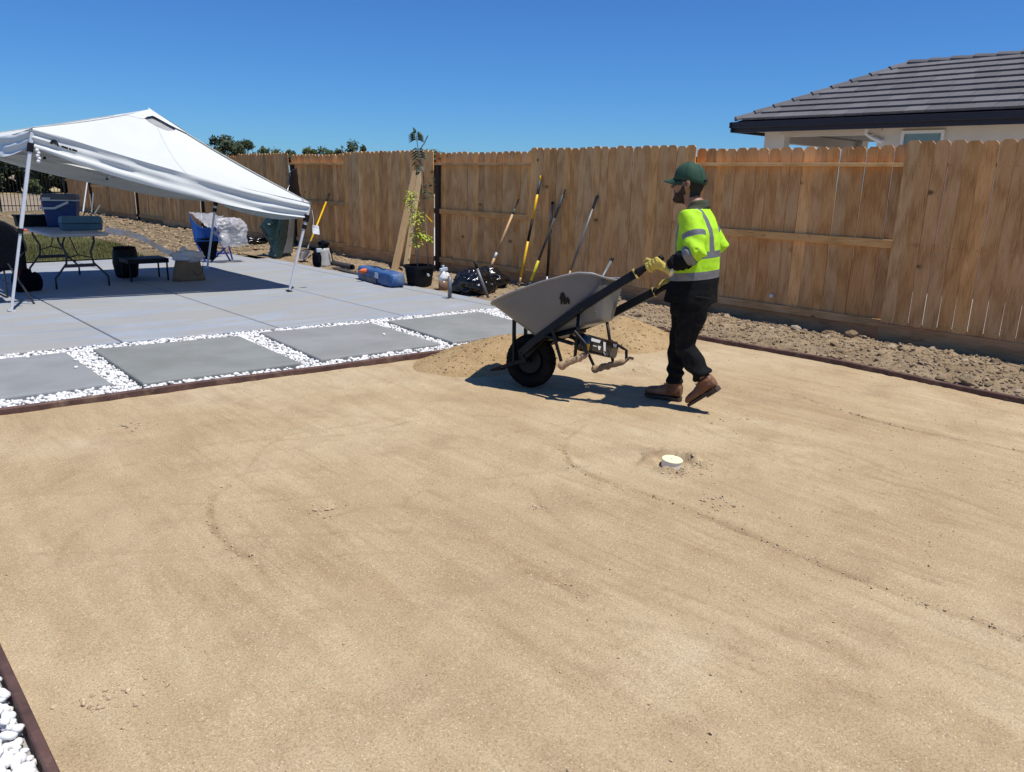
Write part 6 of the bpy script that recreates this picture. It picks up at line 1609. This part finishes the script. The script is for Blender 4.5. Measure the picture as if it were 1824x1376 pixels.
# ---- trousers
b = MB()
ringtube(b, [(Mp(1233, 520), .135, .17), (Mp(1230, 540), .145, .175), (Mp(1226, 553), .13, .165), (Mp(1223, 562), .11, .14)], 22)
limb(b, [hipN + ZZ * .02, mid(hipN, knN, .3), mid(hipN, knN, .65), knN, mid(knN, anN, .4), mid(knN, anN, .78), mid(knN, anN, .80), mid(knN, anN, .86)], [.118, .106, .084, .074, .072, .073, .075, .068], 20)
limb(b, [hipF + ZZ * .02, mid(hipF, knF, .3), mid(hipF, knF, .65), knF, mid(knF, anF, .4), mid(knF, anF, .78), mid(knF, anF, .88), mid(knF, anF, .95)], [.118, .100, .078, .068, .064, .063, .065, .060], 20)
tme = voxel(b, .0085, 5)
def tw(c_):
    low = max(0, min(1, (.55 - c_.z) / .35)); d = min((c_ - knN).length, (c_ - knF).length)
    return .010 * mn.noise(c_ * 7) + .006 * mn.noise(c_ * 17) + low * .010 * math.sin(60 * c_.z + 6 * mn.noise(c_ * 5)) + .008 * math.exp(-(d / .12) ** 2) * math.sin(48 * c_.z + 20 * (c_ - OM3).dot(MF))
wrinkle(tme, tw); finish(tme, 'trousers', PANTS, person)
# ---- boots
def boot(an, heel, toe, lat, name_label):
    """heel and toe: ground-side points of the sole"""
    d = (toe - heel); L = d.length; f_ = d.normalized(); s_ = ML; u_ = s_.cross(f_).normalized()
    if u_.z < 0: u_ = -u_
    b = MB(); rg = []
    prof = [(0, .038, .015, .10), (.06, .043, .012, .12), (.2, .042, .012, .135), (.36, .040, .012, .120), (.5, .043, .012, .092), (.65, .048, .010, .076), (.82, .052, .010, .068), (.93, .046, .012, .060), (1.0, .027, .018, .042)]
    for t, w, z0, z1 in prof:
        c_ = heel + f_ * (L * t); hh = (z1 - z0) / 2; zc = (z0 + z1) / 2 + .012
        rg.append([c_ + s_ * (w * math.copysign(abs(math.cos(a)) ** .7, math.cos(a))) + u_ * (zc + hh * math.copysign(abs(math.sin(a)) ** .7, math.sin(a))) for a in [2 * math.pi * k / 18 for k in range(18)]])
    b.loft(rg)
    shaft0 = heel + f_ * (L * .24) + u_ * .06; b.tube([shaft0, mid(shaft0, an, .6), an + (an - shaft0).normalized() * .02], [(.060, .055), (.060, .055), (.066, .060)], 16, up=f_)
    me = voxel(b, .005, 3); wrinkle(me, lambda c_: .0015 * mn.noise(c_ * 30)); bo = finish(me, 'boot', BOOT, person)
    b = MB(); out = []
    for t, w in ((-.01, .022), (.05, .038), (.2, .040), (.4, .036), (.6, .042), (.8, .048), (.93, .042), (1.01, .022)): out.append((t, w))
    lo = [heel + f_ * (L * t) + s_ * w for t, w in out] + [heel + f_ * (L * t) - s_ * w for t, w in out[::-1]]
    b.loft([[p + u_ * z for p in lo] for z in (0, .022)]); lo2 = [heel + f_ * (L * t) + s_ * w for t, w in out[:4]] + [heel + f_ * (L * t) - s_ * w for t, w in out[:4][::-1]]
    b.loft([[p + u_ * z for p in lo2] for z in (-.012, .0)]); b.build('sole', SOLE, bo, bevel=.003)
    b = MB()
    for k in range(5):
        c_ = heel + f_ * (L * (.50 - .045 * k)) + u_ * (.085 + .02 * k); b.tube([c_ + s_ * .03, c_ + f_ * .012 + u_ * .012, c_ - s_ * .03], .0028, 5)
    c_ = heel + f_ * (L * .36) + u_ * .15; b.tube([c_, c_ + s_ * .03 + u_ * .02, c_ + s_ * .035 - u_ * .01], .003, 5); b.build('laces', BLK, bo)
h1, t1_ = Mp(1280, 693, .10), Mp(1228, 724, .10); t1_.z = max(.006, t1_.z)
h1 = t1_ + (h1 - t1_).normalized() * .265
boot(anN, h1, t1_, .1, '')
h2, t2_ = Mp(1213, 717, -.09), Mp(1150, 712, -.09); h2.z = .012; t2_.z = .010; t2_ = h2 + (t2_ - h2).normalized() * .285
boot(anF, h2, t2_, -.09, '')
# ---- gloves
def glove(g0, g1, ctr, wr, side):
    ax = (g0 - g1).normalized()                   # along the grip, away from the body
    outw = (ML * side - ax * (ML * side).dot(ax)).normalized(); upg = ax.cross(outw)
    if upg.z < 0: upg = -upg
    b = MB(); R_ = .033
    def arc(t_, ang, r_): return ctr + ax * t_ + (upg * math.cos(ang) + outw * math.sin(ang)) * r_
    kn = [arc(t_, math.radians(68), R_ + .016) for t_ in (.040, .014, -.012, -.036)]
    # palm from wrist to knuckles
    for k_ in kn: b.tube([wr, mid(wr, k_, .55) + outw * .004, k_], [.028, .019, .015], 10)
    b.tube([wr + (wr - ctr).normalized() * .055, wr, mid(wr, ctr, .35)], [(.043, .036), (.034, .028), (.040, .022)], 14)
    pal = voxel(b, .0045, 3)
    gl_ = finish(pal, 'glove', GLOVE, person)
    Ls = (.92, 1.0, .96, .80)
    for k_, Lf in zip(range(4), Ls):
        t_ = (.040, .014, -.012, -.036)[k_]; angs = [68, 102, 138, 175, 205 + 25 * Lf]
        pts = [arc(t_ + .004 * math.sin(i), math.radians(a_), R_ + .014 - .004 * (i > 2)) for i, a_ in enumerate(angs)]
        f_ = MB(); f_.tube([mid(kn[k_], wr, .12)] + pts, [.014, .014, .0138, .0132, .012, .008], 10); f_.ell(pts[-1], (.008, .008, .008), 8, 6); f_.build('finger', GLOVE, gl_, smooth=True)
    th = MB(); th.tube([mid(wr, ctr, .35) + upg * .012 - outw * .012, arc(.035, math.radians(-15), R_ + .015), arc(.065, math.radians(-48), R_ + .012), arc(.085, math.radians(-62), R_ + .008)], [.016, .0145, .0125, .009], 10); th.ell(arc(.087, math.radians(-63), R_ + .008), (.009, .009, .009), 8, 6); th.build('thumb', GLOVE, gl_, smooth=True)
    cf_ = MB(); d_ = (wr - ctr).normalized(); cf_.tube([wr + d_ * .048, wr + d_ * .060], [(.046, .039), (.045, .038)], 16); cf_.build('cuff', M('cuff_band', (.75, .68, .42), .8), gl_, smooth=True)
glove(gN0, gN1, hdN, hdN + (wrN - hdN).normalized() * .095, 1)
glove(gF0, gF1, hdF, hdF + (elF - hdF).normalized() * .085, -1)
